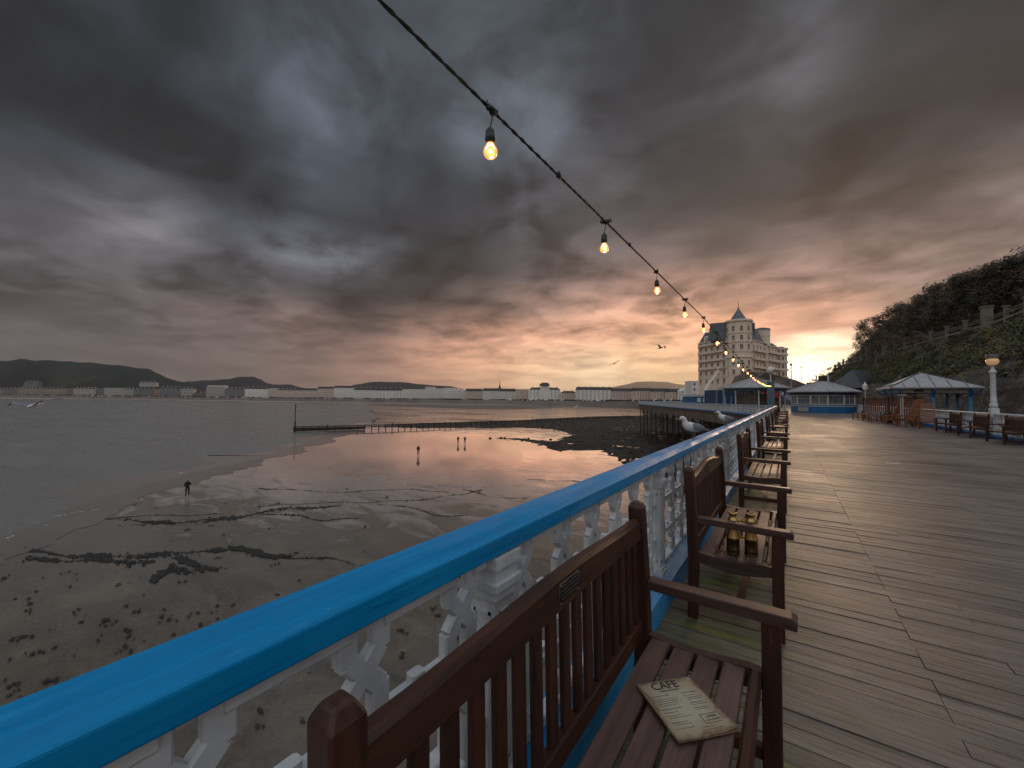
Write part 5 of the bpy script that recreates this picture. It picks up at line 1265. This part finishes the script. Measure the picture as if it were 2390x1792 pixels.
# ================================================================== HOTEL
M['stucco'] = simple('pinkish cream stucco', (.84, .66, .50), .8, var=.10, scale=.35)
M['stucco_trim'] = simple('pale stucco trim', (.80, .66, .55), .75, var=.08, scale=.5)
M['slate'] = simple('blue grey slate', (.11, .12, .135), .55, var=.3, scale=1.2)
M['hglass'] = simple('hotel window glass', (.09, .08, .075), .25, var=.5, scale=.4)
cy, sy = math.cos(YAW), math.sin(YAW)
def C2W(xc, D, z=0): return Vector((xc*cy - D*sy, xc*sy + D*cy, z))
hotel = empty('hotel', tuple(C2W(114, 203)), 0); tag(hotel, 'tall cream seafront hotel with a round corner turret under a pointed slate cone', 'hotel'); H0 = hotel.location.copy()
HW = bpy.data.meshes.new('window'); 
WIN = {}
def add_window(p, ang, w, h, parent, arched=False, dep=.18):
    """recessed pane with a stone surround, facing away from the wall"""
    key = (round(w, 2), round(h, 2), arched)
    if key not in WIN:
        mb = MB(); mb.box(-w/2-.18, -w/2, -dep, .05, -.1, h+.15); mb.box(w/2, w/2+.18, -dep, .05, -.1, h+.15); mb.box(-w/2-.3, w/2+.3, -dep-.15, .05, -.32, -.1); mb.box(-w/2-.18, w/2+.18, -dep, .05, h+.151, h+.32)
        if arched:
            for k in range(7):
                a = math.pi*k/6; b = math.pi*(k+1)/6
                if k < 6: mb.bar((math.cos(a)*w/2, -.08, h+.15+math.sin(a)*w/2), (math.cos(b)*w/2, -.08, h+.15+math.sin(b)*w/2), .22, .2, (0, 1, 0))
        o = mb.build('window', M['stucco_trim'], parent); g = MB(); g.box(-w/2, w/2, -.06, -.02, -.1, h+.15)
        if arched: g.add([(math.cos(math.pi*k/8)*w/2, -.06, h+.15+math.sin(math.pi*k/8)*w/2) for k in range(9)], [tuple(reversed(range(9)))])
        q = g.build('pane', M['hglass'], o); f = MB(); f.box(-.05, .05, -.10, -.061, -.1, h+.1); f.box(-w/2, w/2, -.10, -.062, h*.5, h*.5+.09); f.build('sash', M['white'], o)
        WIN[key] = o
    else:
        src = WIN[key]; o = src.copy(); col.objects.link(o); o.parent = parent
        for ch in src.children: c = ch.copy(); col.objects.link(c); c.parent = o
    o.location = p; o.rotation_euler = (0, 0, ang); return o
ZT = 41.0; FL = [9.5, 13.7, 17.9, 22.1, 26.3, 30.5]          # storey levels
tower_c = C2W(114, 203) - H0
# main turret, polygonal
n = 10; rt_ = 5.9
mb = MB(); mb.prism([(x, y) for x, y in ngon(rt_, n, .3)], 2, ZT); mb.build('turret_wall', M['stucco'], hotel)
mb = MB()
for z, e in ((22.6, .5), (25.4, .3), (30.2, .45), (34.6, .35), (40.6, .8), (41.1, .5)): mb.prism(ngon(rt_+e, n, .3), z, z+.45)
mb.build('turret_cornices', M['stucco_trim'], hotel)
rf, sm = cone_roof(4.1, 41.55, .12, 48.0, n, 1, .3, .1); ro = rf.build('turret_roof', M['slate'], hotel, fix=True)
mb = MB(); mb.prism(ngon(4.6, n, .3), 41.0, 41.6); mb.build('roof_collar', M['stucco_trim'], ro)
mb = MB(); mb.lathe([(.25, 47.8), (.3, 48.3), (.12, 48.6), (.10, 49.6), (.24, 49.8), (.08, 50.1), (.04, 51.8)], 8); mb.build('finial', M['dark_wood'], ro)
camdir = (Vector((0, 0, 0)) - Vector((H0.x, H0.y, 0))).normalized(); ca = math.atan2(camdir.y, camdir.x)
for k in range(n):
    a = .3 + 2*math.pi*(k+.5)/n; rr_ = rt_*math.cos(math.pi/n)
    if math.cos(a-ca) < -.3: continue
    p = Vector((math.cos(a)*rr_, math.sin(a)*rr_, 0))
    for z, ar, hh in ((35.9, True, 2.0), (31.5, False, 1.9), (27.0, False, 2.0), (19.0, False, 2.0), (14.6, False, 2.0)):
        add_window(p + Vector((0, 0, z)), a + math.pi/2, 1.25, hh, hotel, ar)
def wing(a, b, th, z0, z1, nwin, levels, name, balc=True, roof=7.5, every=1, rooftop=True):
    a = a - H0; b = b - H0; a.z = b.z = 0; d = (b-a); w = d.length; d.normalize(); nrm = Vector((d.y, -d.x, 0))
    if nrm.dot(-(a+H0)) < 0: nrm = -nrm
    ang = math.atan2(-nrm.x, nrm.y)+math.pi
    q = [a, b, b-nrm*th, a-nrm*th]; mb = MB(); mb.prism([(p.x, p.y) for p in q], z0, z1); mb.build('wall', M['stucco'], hotel, fix=True)
    co = MB()
    for z in [l-.25 for l in levels[1:]]+[z1-.2]:
        e = .55 if z > z1-1 else .25; c1 = a+nrm*e; c2 = b+nrm*e
        co.prism([(p.x, p.y) for p in (c1, c2, c2-nrm*(e-.02), c1-nrm*(e-.02))], z, z+.45)
    co.build('string_course', M['stucco_trim'], hotel, fix=True)
    if balc:
        for z in levels[2:]:
            mb = MB(); c1 = a+d*(w*.06)+nrm*1.3; c2 = b-d*(w*.06)+nrm*1.3
            mb.prism([(p.x, p.y) for p in (c1, c2, c2-nrm*1.28, c1-nrm*1.28)], z-.2, z); 
            mb.prism([(p.x, p.y) for p in (c1, c2, c2-nrm*.15, c1-nrm*.15)], z, z+1.0); mb.build('balcony', M['stucco_trim'], hotel, fix=True)
    for li, l in enumerate(levels):
        for k in range(nwin):
            p = a + d*(w*(k+.5)/nwin) + nrm*.02; add_window(p+Vector((0, 0, l+1.1)), ang, 1.3, 1.9, hotel)
    if roof:
        c = [a-nrm*.3, b-nrm*.3, b-nrm*(th-.3), a-nrm*(th-.3)]; e = [a-nrm*3.2+d*1.5, b-nrm*3.2-d*1.5, b-nrm*(th-3)-d*1.5, a-nrm*(th-3)+d*1.5]
        mb = MB(); mb.add([(p.x, p.y, z1) for p in c]+[(p.x, p.y, z1+roof) for p in e], [(0,1,5,4), (1,2,6,5), (2,3,7,6), (3,0,4,7), (4,5,6,7)]); ro = mb.build('mansard_roof', M['slate'], hotel, fix=True)
        for k in range(2 if name == 'left' else 0):
            p = a + d*(w*(k+.5)/2) - nrm*1.2
            mb = MB(); mb.cbox((0, 0, 1.3), (1.9, 2.2, 2.6)); mb.add([(-1.1, 1.2, 2.6), (1.1, 1.2, 2.6), (0, 1.2, 3.5), (-1.1, -1.2, 2.6), (1.1, -1.2, 2.6), (0, -1.2, 3.5)], [(0,1,2), (5,4,3), (0,2,5,3), (1,4,5,2), (0,3,4,1)])
            o = mb.build('dormer', M['stucco_trim'], ro, fix=True); o.location = (p.x, p.y, z1); o.rotation_euler = (0, 0, ang)
        if rooftop:
            for f in (.3, .75):
                p = a + d*(w*f) - nrm*4; mb = MB(); mb.box(-.8, .8, -.5, .5, z1+2, z1+roof+1.6); mb.box(-.9, .9, -.6, .6, z1+roof+1.6, z1+roof+1.9); o = mb.build('chimney', M['slate'], ro); o.location = (p.x, p.y, 0)
wing(C2W(108.3, 203), C2W(103.2, 224), 14, 2, 32.6, 5, FL[:6]+[], 'left', True, 6.0)
wing(C2W(119.5, 201), C2W(132.5, 211.5), 13, 2, 31.6, 4, FL[:5]+[], 'right', True, 7.5)
wing(C2W(132.0, 209), C2W(147.0, 221), 12, 2, 30.0, 4, FL[:5], 'right end', True, 3.0, rooftop=False)
# rounded end bay and the blunt rear tower
def drum(c, r, z0, z1, nn, lv, top, lip=.7):
    c = c - H0; mb = MB(); mb.lathe([(r, z0), (r, z1)], 20, (c.x, c.y, 0)); mb.build('round_bay', M['stucco'], hotel)
    mb = MB()
    for z in lv+[z1-.3]: mb.lathe([(r, z-.2), (r+lip, z-.2), (r+lip, z+.75), (r, z+.75)], 20, (c.x, c.y, 0))
    mb.build('bay_balconies', M['stucco_trim'], hotel)
    for z in lv:
        for k in range(nn):
            a = ca + (k-(nn-1)/2)*.52; add_window(Vector((c.x+math.cos(a)*r, c.y+math.sin(a)*r, z+1.2)), a+math.pi/2, 1.2, 1.9, hotel)
    mb = MB(); mb.lathe(top, 20, (c.x, c.y, z1)); mb.build('bay_roof', M['slate'], hotel)
drum(C2W(146.0, 222), 4.2, 2, 29.6, 5, FL[:5], [(4.0, 0), (3.0, 1.2), (.1, 1.5)])
drum(C2W(134.5, 217), 3.6, 20, 39.2, 0, [36.0], [(3.9, 0), (3.7, .8), (1.5, 1.4), (.1, 1.5)], .15)
mb = MB(); p = C2W(107, 209)-H0; mb.cbox((p.x, p.y, 36.5), (7, 8, 9)); mb.build('roof_block', M['slate'], hotel)
mb = MB(); p = C2W(124, 208)-H0; mb.cbox((p.x, p.y, 38), (2.2, 1.4, 7)); mb.build('chimney', M['slate'], hotel)
# rock and retaining wall under the hotel, steps along its edge
mb = MB(); mb.smooth = False
base = [(80, 160, -3), (83, 160, 2), (86, 160, 6), (89, 161, 11), (94, 162, 13.6), (104, 166, 13.4), (114, 170, 12), (124, 176, 10.5), (136, 186, 8.5), (156, 206, 4)]
vs = []
for (x, D, z) in base:
    for f, zz_ in ((0, -9), (.5, -1+z*.2), (1.5, z*.65), (4, z), (50, z+2)): 
        q = C2W(x*(D+f)/D, D+f+rnd.uniform(-1, 1)*(f < 40), zz_ + rnd.uniform(-.5, .5)); vs.append(tuple(q))
k = 5; fs = [(j*k+i, j*k+k+i, j*k+k+i+1, j*k+i+1) for j in range(len(base)-1) for i in range(k-1)]
mb.add(vs, fs); o = mb.build('rock_outcrop', simple('brown rock', (.11, .075, .055), .9, var=.5, scale=.25, bump=.8, dist=.4), fix=True); tag(o, kind='structure')
t = empty('cliff_steps'); tag(t, 'sloping railed steps climbing the rock below the left side of the hotel', 'steps')
mb = MB()
for k in range(10):
    f = k/9; a = P(1644+34*f, 918-52*f**.8, 150+18*f); mb.bar(a, a+Vector((0, 0, 1.3)), .12, .12, (1, 0, 0))
mb.build('baluster', M['stucco_trim'], t)
for dz_, nm in ((0, 'stair_flight'), (1.3, 'handrail')):
    mb = MB(); pp = [P(1644+34*k/9, 918-52*(k/9)**.8, 150+18*k/9)+Vector((0, 0, dz_)) for k in range(10)]; [mb.bar(a, b, .5 if dz_ == 0 else .15, .3 if dz_ == 0 else .12) for a, b in zip(pp, pp[1:])]; mb.build(nm, M['stucco_trim'], t)

# ================================================================== TOWN ALONG THE BAY
COLS = {'w': (.76, .71, .65), 'c': (.60, .53, .42), 'p': (.66, .44, .33), 'g': (.36, .36, .36), 'k': (.64, .51, .43), 'l': (.78, .75, .71)}
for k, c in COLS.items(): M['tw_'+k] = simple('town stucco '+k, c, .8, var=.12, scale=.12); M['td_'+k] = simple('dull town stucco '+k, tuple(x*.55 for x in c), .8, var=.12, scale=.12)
M['troof'] = simple('town slate', (.05, .048, .05), .7, scale=.1); M['twin'] = simple('town window', (.05, .05, .055), .3)
UNIT = None
def unit_window(parent, p, ang, w, h):
    global UNIT
    if UNIT is None:
        mb = MB(); mb.box(-.5, .5, -.12, .02, 0, 1); o = mb.build('window', M['twin'], parent); UNIT = o
    else: o = UNIT.copy(); col.objects.link(o); o.parent = parent
    o.location = p; o.rotation_euler = (0, 0, ang); o.scale = (w, 1, h); return o
def yb(x): return 935.2 if x > 1400 else (920 + (max(0, x)/1400)**.8*15.0)
def townhouse(x0, x1, yt, c, roof, label, D, floors=4, extra=None, yb_=None):
    xm = (x0+x1)/2; b0 = yb_ or (yb(xm)); a = P(x0, b0, D); b = P(x1, b0, D); zt = P(xm, yt, D).z; zb = a.z-4
    d = Vector((b.x-a.x, b.y-a.y, 0)); w = d.length; d.normalize(); nrm = Vector((d.y, -d.x, 0))
    if nrm.dot(-a) < 0: nrm = -nrm
    ang = math.atan2(d.y, d.x)
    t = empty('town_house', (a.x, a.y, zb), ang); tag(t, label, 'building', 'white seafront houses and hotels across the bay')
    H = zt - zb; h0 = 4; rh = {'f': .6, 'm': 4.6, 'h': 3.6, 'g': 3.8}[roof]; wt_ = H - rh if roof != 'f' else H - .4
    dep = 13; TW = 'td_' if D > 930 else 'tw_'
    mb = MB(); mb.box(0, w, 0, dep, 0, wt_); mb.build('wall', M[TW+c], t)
    mb = MB()
    if roof == 'f': mb.box(-.2, w+.2, -.3, dep, wt_+.002, wt_+.5); mb.build('parapet', M[TW+c], t)
    elif roof in 'mh':
        e = 1.4 if roof == 'm' else 4.5
        mb.add([(-.1, -.3, wt_), (w+.1, -.3, wt_), (w+.1, dep, wt_), (-.1, dep, wt_), (min(e, w*.3), e, H), (w-min(e, w*.3), e, H), (w-min(e, w*.3), dep-e, H), (min(e, w*.3), dep-e, H)], [(0,1,5,4), (1,2,6,5), (2,3,7,6), (3,0,4,7), (4,5,6,7), (0,3,2,1)])
        ro = mb.build('roof', M['troof'], t, fix=True)
        for f in [(q+.5)/max(2, int(w/9)) for q in range(max(2, int(w/9)))]:
            ch = MB(); ch.box(w*f-.7, w*f+.7, 3.5, 5.0, wt_+.3, H+1.5); ch.build('chimney', M['tw_k'], ro)
    else:
        ng = max(1, int(w/7)); gw = w/ng
        for k in range(ng):
            x = k*gw; mb.add([(x, -.2, wt_), (x+gw, -.2, wt_), (x+gw/2, -.2, H), (x, dep, wt_), (x+gw, dep, wt_), (x+gw/2, dep, H)], [(0,1,2), (5,4,3), (0,2,5,3), (1,4,5,2), (0,3,4,1)])
        mb.build('gable_roof', M[TW+c], t, fix=True)
    nw = max(2, min(9, int(w/3.6))); fh = (wt_-h0)/floors
    for f in range(floors):
        for k in range(nw): unit_window(t, ((k+.5)*w/nw, 0, h0+f*fh+fh*.22), 0, 1.35*(1.3 if f == 0 else 1), fh*.46)
    if extra: extra(t, w, wt_, H)
    return t
def dome(t, w, wt_, H):
    mb = MB(); mb.box(w*.36, w*.64, -.8, 9, 0, H+3.0); o = mb.build('central_tower', M['tw_w'], t)
    mb = MB(); mb.lathe([(w*.17, 0), (w*.16, 2), (w*.12, 4.2), (w*.07, 5.0), (.1, 5.2)], 10, (w*.5, 4, H+3.0)); mb.build('tower_roof', M['troof'], o)
town = [ # x0,x1,ytop,colour,roof,distance,floors,look
 (-60,6,906,'p','h',1150,3,'peach house at the extreme left end of the seafront'), (8,42,905,'g','h',1150,3,'grey house beside the peach one at the far left of the bay'),
 (43,82,903.5,'c','h',1130,3,'long cream terrace at the left below the big headland'), (84,106,905,'c','h',1120,3,'short cream terrace right of the long one, below the headland'),
 (108,142,903.5,'c','m',1110,3,'cream terrace with a taller left end below the headland'), (143,156,907,'p','f',1100,3,'small peach block below the headland'), (157,169,906,'g','f',1100,3,'small grey block between the peach block and the white veranda hotel'),
 (171,221,904,'w','h',1080,2,'wide white hotel with a long dark veranda below the headland'), (223,241,906,'g','f',1070,3,'grey flat-roofed block right of the veranda hotel'), (243,274,905,'l','f',1060,3,'white block with many small windows below the headland'),
 (286,309,905,'w','h',1050,3,'white house standing right of a dark gap'), (311,357,906,'g','h',1040,2,'low grey terrace with a dark frontage'), (359,371,908,'p','f',1030,3,'small peach block beside the large grey hotel'),
 (372,419,902,'g','m',1010,4,'large grey hotel at the foot of the headland slope'), (421,447,904,'w','h',1000,3,'white hotel stepping down beside the grey one'), (449,480,915,'g','h',990,1,'low dark pavilion in the gap of the seafront'),
 (481,523,899,'w','g',960,4,'tall white gabled hotel in front of the second hill'), (524,570,905,'g','h',940,4,'grey terrace right of the gabled hotel'), (571,624,903,'l','m',930,4,'bright white terrace with busy bay windows'),
 (625,641,906,'c','f',920,4,'yellowish rounded corner house'), (643,690,907,'k','h',900,4,'pinkish grey terrace right of the rounded house'), (692,738,906,'k','m',880,4,'pinkish terrace left of the tall chimneyed block'),
 (740,773,902,'k','m',860,4,'tall chimneyed block with a dark gap on its right'), (779,823,900,'l','m',840,4,'pale blue white hotel with a chimneyed roof'),
 (825,868,905,'l','m',820,4,'white terrace below the dark wooded hill, left half'), (869,938,906,'w','m',800,4,'long white terrace below the dark wooded hill, right half'),
 (939,991,908.5,'w','f',780,4,'flat roofed white terrace of many narrow windows'), (992,1012,903,'w','f',765,5,'narrow tall white block rising over the terrace'), (1013,1032,907,'w','f',760,4,'white block directly right of the narrow tall one'),
 (1035,1060,905,'l','f',745,5,'white hotel with strong corner piers'), (1061,1084,906,'w','g',735,4,'white gabled house with a small tree before it'), (1086,1124,907,'k','m',720,4,'pinkish house row left of the church spire'),
 (1126,1164,906,'w','m',705,5,'white hotel directly left of the church spire'), (1166,1204,907,'w','m',690,5,'white hotel directly right of the church spire'), (1205,1234,908,'k','f',680,4,'pale house left of the domed hotel'),
 (1310,1345,912,'k','h',650,4,'plain pale house between the domed hotel and the slate roofed hotel'), (1316,1318,915,'k','f',640,4,'x'),
 (1346,1428,903,'w','m',630,5,'large cream hotel with a long slate mansard roof'), (1431,1478,906,'k','m',600,5,'pinkish hotel right of the large mansard hotel'), (1479,1524,905,'k','m',580,5,'pinkish terrace with dormers in the middle of the right seafront'),
 (1525,1560,906,'k','m',560,5,'brownish terrace with tall chimneys'), (1561,1589,907,'k','m',545,5,'brownish terrace with chimneys beside the gabled house'), (1590,1613,905,'w','g',530,4,'white gabled house beside the tall modern block') ]
town = [t_ for t_ in town if t_[-1] != 'x']
for i_, (x0, x1, yt, c, rf_, D, fl_, lab) in enumerate(town):
    if i_+1 < len(town) and 0 < town[i_+1][0]-x1 < 14: x1 = town[i_+1][0]-.15
    townhouse(x0, x1, yt, c, rf_, lab+(' across the bay' if 'seafront' not in lab and 'bay' not in lab else ''), D, fl_)
townhouse(1235, 1308, 904, 'w', 'h', 'grand white seafront hotel with a dark domed central tower', 660, 5, dome)
t = townhouse(1615, 1652, 889, 'w', 'f', 'pale flat roofed modern block directly left of the big turreted hotel', 330, 4, None, 938)
for (x0, x1, yt, yb2, c, lab) in ((55, 88, 889, 899, 'g', 'grey house on the slope of the headland, left one'), (325, 362, 890, 899, 'w', 'white house on the slope of the headland, right one')):
    townhouse(x0, x1, yt, c, 'h', lab, 1260, 2, None, yb2)
p = P(1166, 931, 900); t = empty('church', (p.x, p.y, p.z)); tag(t, 'dark church tower with a slender spire rising over the seafront', 'church')
mb = MB(); mb.box(-2.6, 2.6, -2.6, 2.6, -3, 24); mb.build('tower', M['troof'], t); mb = MB(); mb.lathe([(2.8, 24), (1.2, 31), (.1, 39)], 8); mb.build('spire', M['troof'], t)
# promenade bank under the houses
mb = MB(); vs = []; xs = list(range(-120, 1700, 20))
def townD(x):
    pts_ = [(-60,1150),(171,1080),(481,960),(825,820),(1126,705),(1346,630),(1615,400),(1700,330)]
    for (a_, b_), (c_, d_) in zip(pts_, pts_[1:]):
        if x <= c_: return b_+(d_-b_)*max(0, (x-a_)/(c_-a_))
    return 330
for x in xs:
    D = townD(x); a = P(x, yb(x)+.6, D-14); b = P(x, yb(x)+.3, D-6); c = P(x, yb(x), D+60)
    n_ = (Vector((a.x, a.y, 0))).normalized()
    vs += [(a.x-n_.x*14, a.y-n_.y*14, SAND-.5), (a.x-n_.x*3, a.y-n_.y*3, a.z-1.6), tuple(a), tuple(b), (c.x, c.y, b.z), (c.x+n_.x*260, c.y+n_.y*260, b.z)]
k = 6; mb.add(vs, [(j*k+i, j*k+k+i, j*k+k+i+1, j*k+i+1) for j in range(len(xs)-1) for i in range(k-1)])
o = mb.build('town_ground', M['bank_dark'], fix=False); tag(o, kind='structure')
# shrubs, cars and shelters along the promenade, unresolvable at this distance
mb = MB(); 
for k in range(900):
    x = rnd.uniform(-50, 1600); D = townD(x)-rnd.uniform(8, 13); p = P(x, yb(x)+.35, D); s_ = rnd.uniform(.8, 2.0); mb.mi = 1 if rnd.random() < .22 else 0
    mb.blob((p.x, p.y, p.z+.4), s_, k, 1, .5, (1.6, 1.6, .8))
o = mb.build('promenade_shrubs', [simple('dark promenade shrubs', (.02, .02, .016), .9), M['white']]); tag(o, 'dark shrubs and parked things in a thin line along the far promenade', 'shrubs', kind='stuff')

# ================================================================== HILLSIDE VEGETATION
LEAF = [simple('leaf dark green', (.022, .026, .011), .8, var=.5, scale=.6), simple('leaf brown', (.11, .070, .040), .85, var=.5, scale=.6), simple('leaf olive', (.055, .055, .018), .8, var=.5, scale=.6), simple('leaf russet', (.13, .082, .045), .85, var=.4, scale=.6), simple('leaf gorse', (.10, .088, .018), .8, var=.4, scale=.6)]
for mm in LEAF: mm.use_backface_culling = False
mb = MB()
def leafball(c, r, mi, n_, ls=.22, sq=.8):
    mb.mi = mi
    for k in range(n_):
        v = Vector((rnd.gauss(0, 1), rnd.gauss(0, 1), rnd.gauss(0, 1))).normalized() * r * (rnd.random()**.45)
        p = Vector(c) + Vector((v.x, v.y, v.z*sq)); q = Vector((rnd.gauss(0, 1), rnd.gauss(0, 1), rnd.gauss(0, .7))).normalized(); w = q.orthogonal().normalized(); s_ = ls*rnd.uniform(.6, 1.4)
        mb.add([p-q*s_, p+w*s_*.55, p+q*s_*1.1, p-w*s_*.55], [(0, 1, 2, 3)])
def grow(nb, u0, u1, t0, t1, rr, pal, n_, ls, lift=.5):
    for k in range(nb):
        t = t0 + (t1-t0)*rnd.random()**1.15; u = u0+(u1-u0)*rnd.random(); x = foot(t)+u; z = hz(x, t)
        pz_ = noise.noise(Vector((x*.09, t*.06, 4)))
        if pal == 'wood': mi = rnd.choices((0, 1, 2, 3), (5, 4+6*max(0, pz_), 1.5, 1.5+3*max(0, pz_)))[0]
        else: mi = rnd.choices((0, 2, 4, 1), (3, 4, 3+8*max(0, pz_), 1))[0]
        r = rnd.uniform(*rr); leafball((x, t, z+r*lift), r, mi, int(n_*r), ls)
grow(1150, 15.8, 34, 62, 232, (1.0, 2.3), 'wood', 46, .24, .75)
grow(260, 34, 55, 80, 230, (1.5, 3.0), 'wood', 28, .32, .6)
grow(1000, 3.8, 10.2, 46, 180, (.6, 1.5), 'gorse', 58, .18, .3)
grow(240, 4, 12, 190, 262, (.7, 1.5), 'wood', 42, .22, .5)
grow(60, 2.0, 5, 40, 120, (.4, .8), 'gorse', 60, .15, .3)
sky_ = [(1996,775,178),(1999,752,172),(2015,744,165),(2036,738,158),(2055,733,150),(2066,722,146),(2077,708,142),(2100,704,136),(2129,699,128),(2163,668,120),(2236,640,108),(2279,626,104),(2331,609,98),(2390,592,92)]
for (xa, ya, ta), (xb, yb2_, tb) in zip(sky_, sky_[1:]):
    for k in range(int((xb-xa)*1.5)):
        f = rnd.random(); px = xa+(xb-xa)*f; t = ta+(tb-ta)*f; r_ = ray(px, ya+(yb2_-ya)*f + 6); x = r_.x/r_.y*t
        while x-foot(t) < 16 and t < 235: t += 3; x = r_.x/r_.y*t
        top_ = CAM.z + r_.z/r_.y*t; g0 = hz(x, t)
        if top_ < g0: continue
        zz_ = g0 + (top_-g0)*rnd.random()**.6; leafball((x+rnd.uniform(-.8, .8), t+rnd.uniform(-3, 3), zz_), rnd.uniform(.9, 1.7), rnd.choices((0, 1, 3), (4, 5, 1))[0], 60, .22)
o = mb.build('hillside_woodland', LEAF); tag(o, 'dense brown and dark green woodland and scrub covering the hillside on the right', 'woodland', kind='stuff')
M['bark'] = simple('bare bark', (.045, .032, .024), .9)
def bare_tree(x, t, h, label, leaf=1):
    global mb
    z = hz(x, t)-.3; T = empty('hillside_tree', (x, t, z)); tag(T, label, 'tree', 'trees on the hill skyline')
    tr = MB(); tips = []
    def limb(p, d, ln, r, dep):
        q = p + d*ln; m_ = p.lerp(q, .5)+Vector((rnd.gauss(0, .06), rnd.gauss(0, .06), 0))*ln; tr.tube([p, m_, q], [r, r*.8, r*.55], 5, False)
        if dep == 0: tips.append(q); return
        for k in range(rnd.choice((2, 3, 3))):
            nd = (d + Vector((rnd.gauss(0, .55), rnd.gauss(0, .55), rnd.gauss(.05, .35)))).normalized(); limb(q, nd, ln*rnd.uniform(.6, .85), r*.55, dep-1)
    limb(Vector((0, 0, 0)), Vector((rnd.gauss(0, .1), rnd.gauss(0, .1), 1)).normalized(), h*.3, h*.025, 4)
    tr.build('trunk', M['bark'], T)
    mb = MB()
    for q in tips: leafball(q, .55, leaf, 9, .13)
    mb.build('crown', LEAF, T)
spots = [(2036,736,150,7,'bare tree standing out on the skyline left of the wooded ridge'),(2060,722,148,6,'small bare tree just right of the skyline tree'),(2077,705,140,7.5,'spiky bare tree at the notch of the skyline'),(2129,696,125,6.5,'tree on the skyline above the stone pillars'),(2160,672,115,6,'rounded tree on the upper skyline'),
 (2012,745,158,6.5,'brown tree at the lower left end of the ridge'),(2090,712,135,6,'bare tree between the spiky tree and the taller ridge'),(1935,818,185,6,'leafless bush in front of the bright sunset gap, upper one'),(1915,835,192,6,'leafless bush in front of the bright sunset gap, middle one'),(1897,852,200,5.5,'leafless bush in front of the bright sunset gap, lowest one'),(2236,640,105,5,'tree crown breaking the ridge near the top right'),(1965,800,172,5,'bare tree above the small path lamp')]
for (px, py, t_, h, lab) in spots:
    # place on the ray's bearing at that distance along the pier
    r_ = ray(px, py); x = r_.x/r_.y*t_; bare_tree(x, t_, h, lab, 1 if h < 7 else 3)

# ---- terrace road wall with stone pillars
M['stone'] = simple('weathered stone pillar', (.22, .19, .155), .85, var=.3, scale=1, bump=.4, dist=.05)
wallroot = empty('terrace_wall', (0, 0, 0)); tag(wallroot, 'stone parapet with rails and square pillars along the road cut in the hillside', 'wall')
mb = MB(); rail_ = MB(); prevp = None
for k in range(0, 66):
    t = 62 + k*2.2; x = foot(t)+11.2; p = Vector((x, t, hz(x+.6, t)+.1))
    p.z = 14.6 if t < 190 else p.z+1
    if prevp is not None:
        mb.bar(prevp+Vector((0, 0, .05)), p+Vector((0, 0, .05)), .35, .34)
        for zz_ in (.85, 1.2): rail_.bar(prevp+Vector((0, 0, zz_)), p+Vector((0, 0, zz_)), .14, .12)
    prevp = p
    if k % 3 == 0:
        big_ = k in (18, 39, 45); q = MB(); w = .6 if big_ else .25; h = 3.0 if big_ else 1.8
        q.box(-w, w, -w, w, -.6, h); q.box(-w-.12, w+.12, -w-.12, w+.12, h, h+.2)
        if big_: q.box(-w-.05, w+.05, -.12, .12, -.6, h-.01)
        o = q.build('pillar', M['stone'], wallroot); o.location = p
mb.build('parapet', M['stone'], wallroot); rail_.build('parapet_rails', M['stone'], wallroot)
p = P(2001, 803, 150); t = empty('lamp_post', (p.x, p.y, p.z-3)); tag(t, 'tiny lit twin lamp beside the hillside road near the sunset gap', 'lamp'); mb = MB(); mb.tube([(0, 0, -1), (0, 0, 3)], .06, 6); mb.bar((-.5, 0, 2.9), (.5, 0, 2.9), .06, .06); mb.build('column', M['dark_wood'], t)
for s in (-1, 1):
    mb = MB(); mb.blob((s*.5, 0, 3.1), .24, 1, 2, 0); mb.build('lamp_globe', M['glow'] if False else M['lampglass_lit'], t)
# dark buildings and steps at the foot of the hill behind the kiosk
t = empty('hillside_building'); tag(t, 'low grey building with a sloping roof at the hill foot behind the kiosk', 'building')
blockbetween(1935, 2010, 105, 8, 890, 930, 'wall', simple('grey render', (.09, .08, .075), .8), t)
a = [P(1928, 905, 103), P(1990, 862, 100), P(2016, 905, 98)]
mb = MB(); dpt = Vector((4, 7, 0)); mb.add([tuple(v) for v in a]+[tuple(v+dpt) for v in a], [(0,1,2), (5,4,3), (0,3,4,1), (1,4,5,2), (2,5,3,0)]); mb.build('roof', M['slate'], t, fix=True)
# ================================================================== HAZE
mb = MB(); mb.box(-13000, 13000, -1500, 15500, -12.5, 1100)
m = bpy.data.materials.new('haze'); m.use_nodes = True; nt = m.node_tree; nt.nodes.clear()
v = nt.nodes.new('ShaderNodeVolumePrincipled'); out = nt.nodes.new('ShaderNodeOutputMaterial'); nt.links.new(v.outputs[0], out.inputs['Volume'])
v.inputs['Color'].default_value = (.9, .82, .76, 1); v.inputs['Density'].default_value = .00006; v.inputs['Anisotropy'].default_value = .55
hz_ = mb.build('haze', m); tag(hz_, 'thin even evening haze filling the bay', 'haze', kind='stuff')
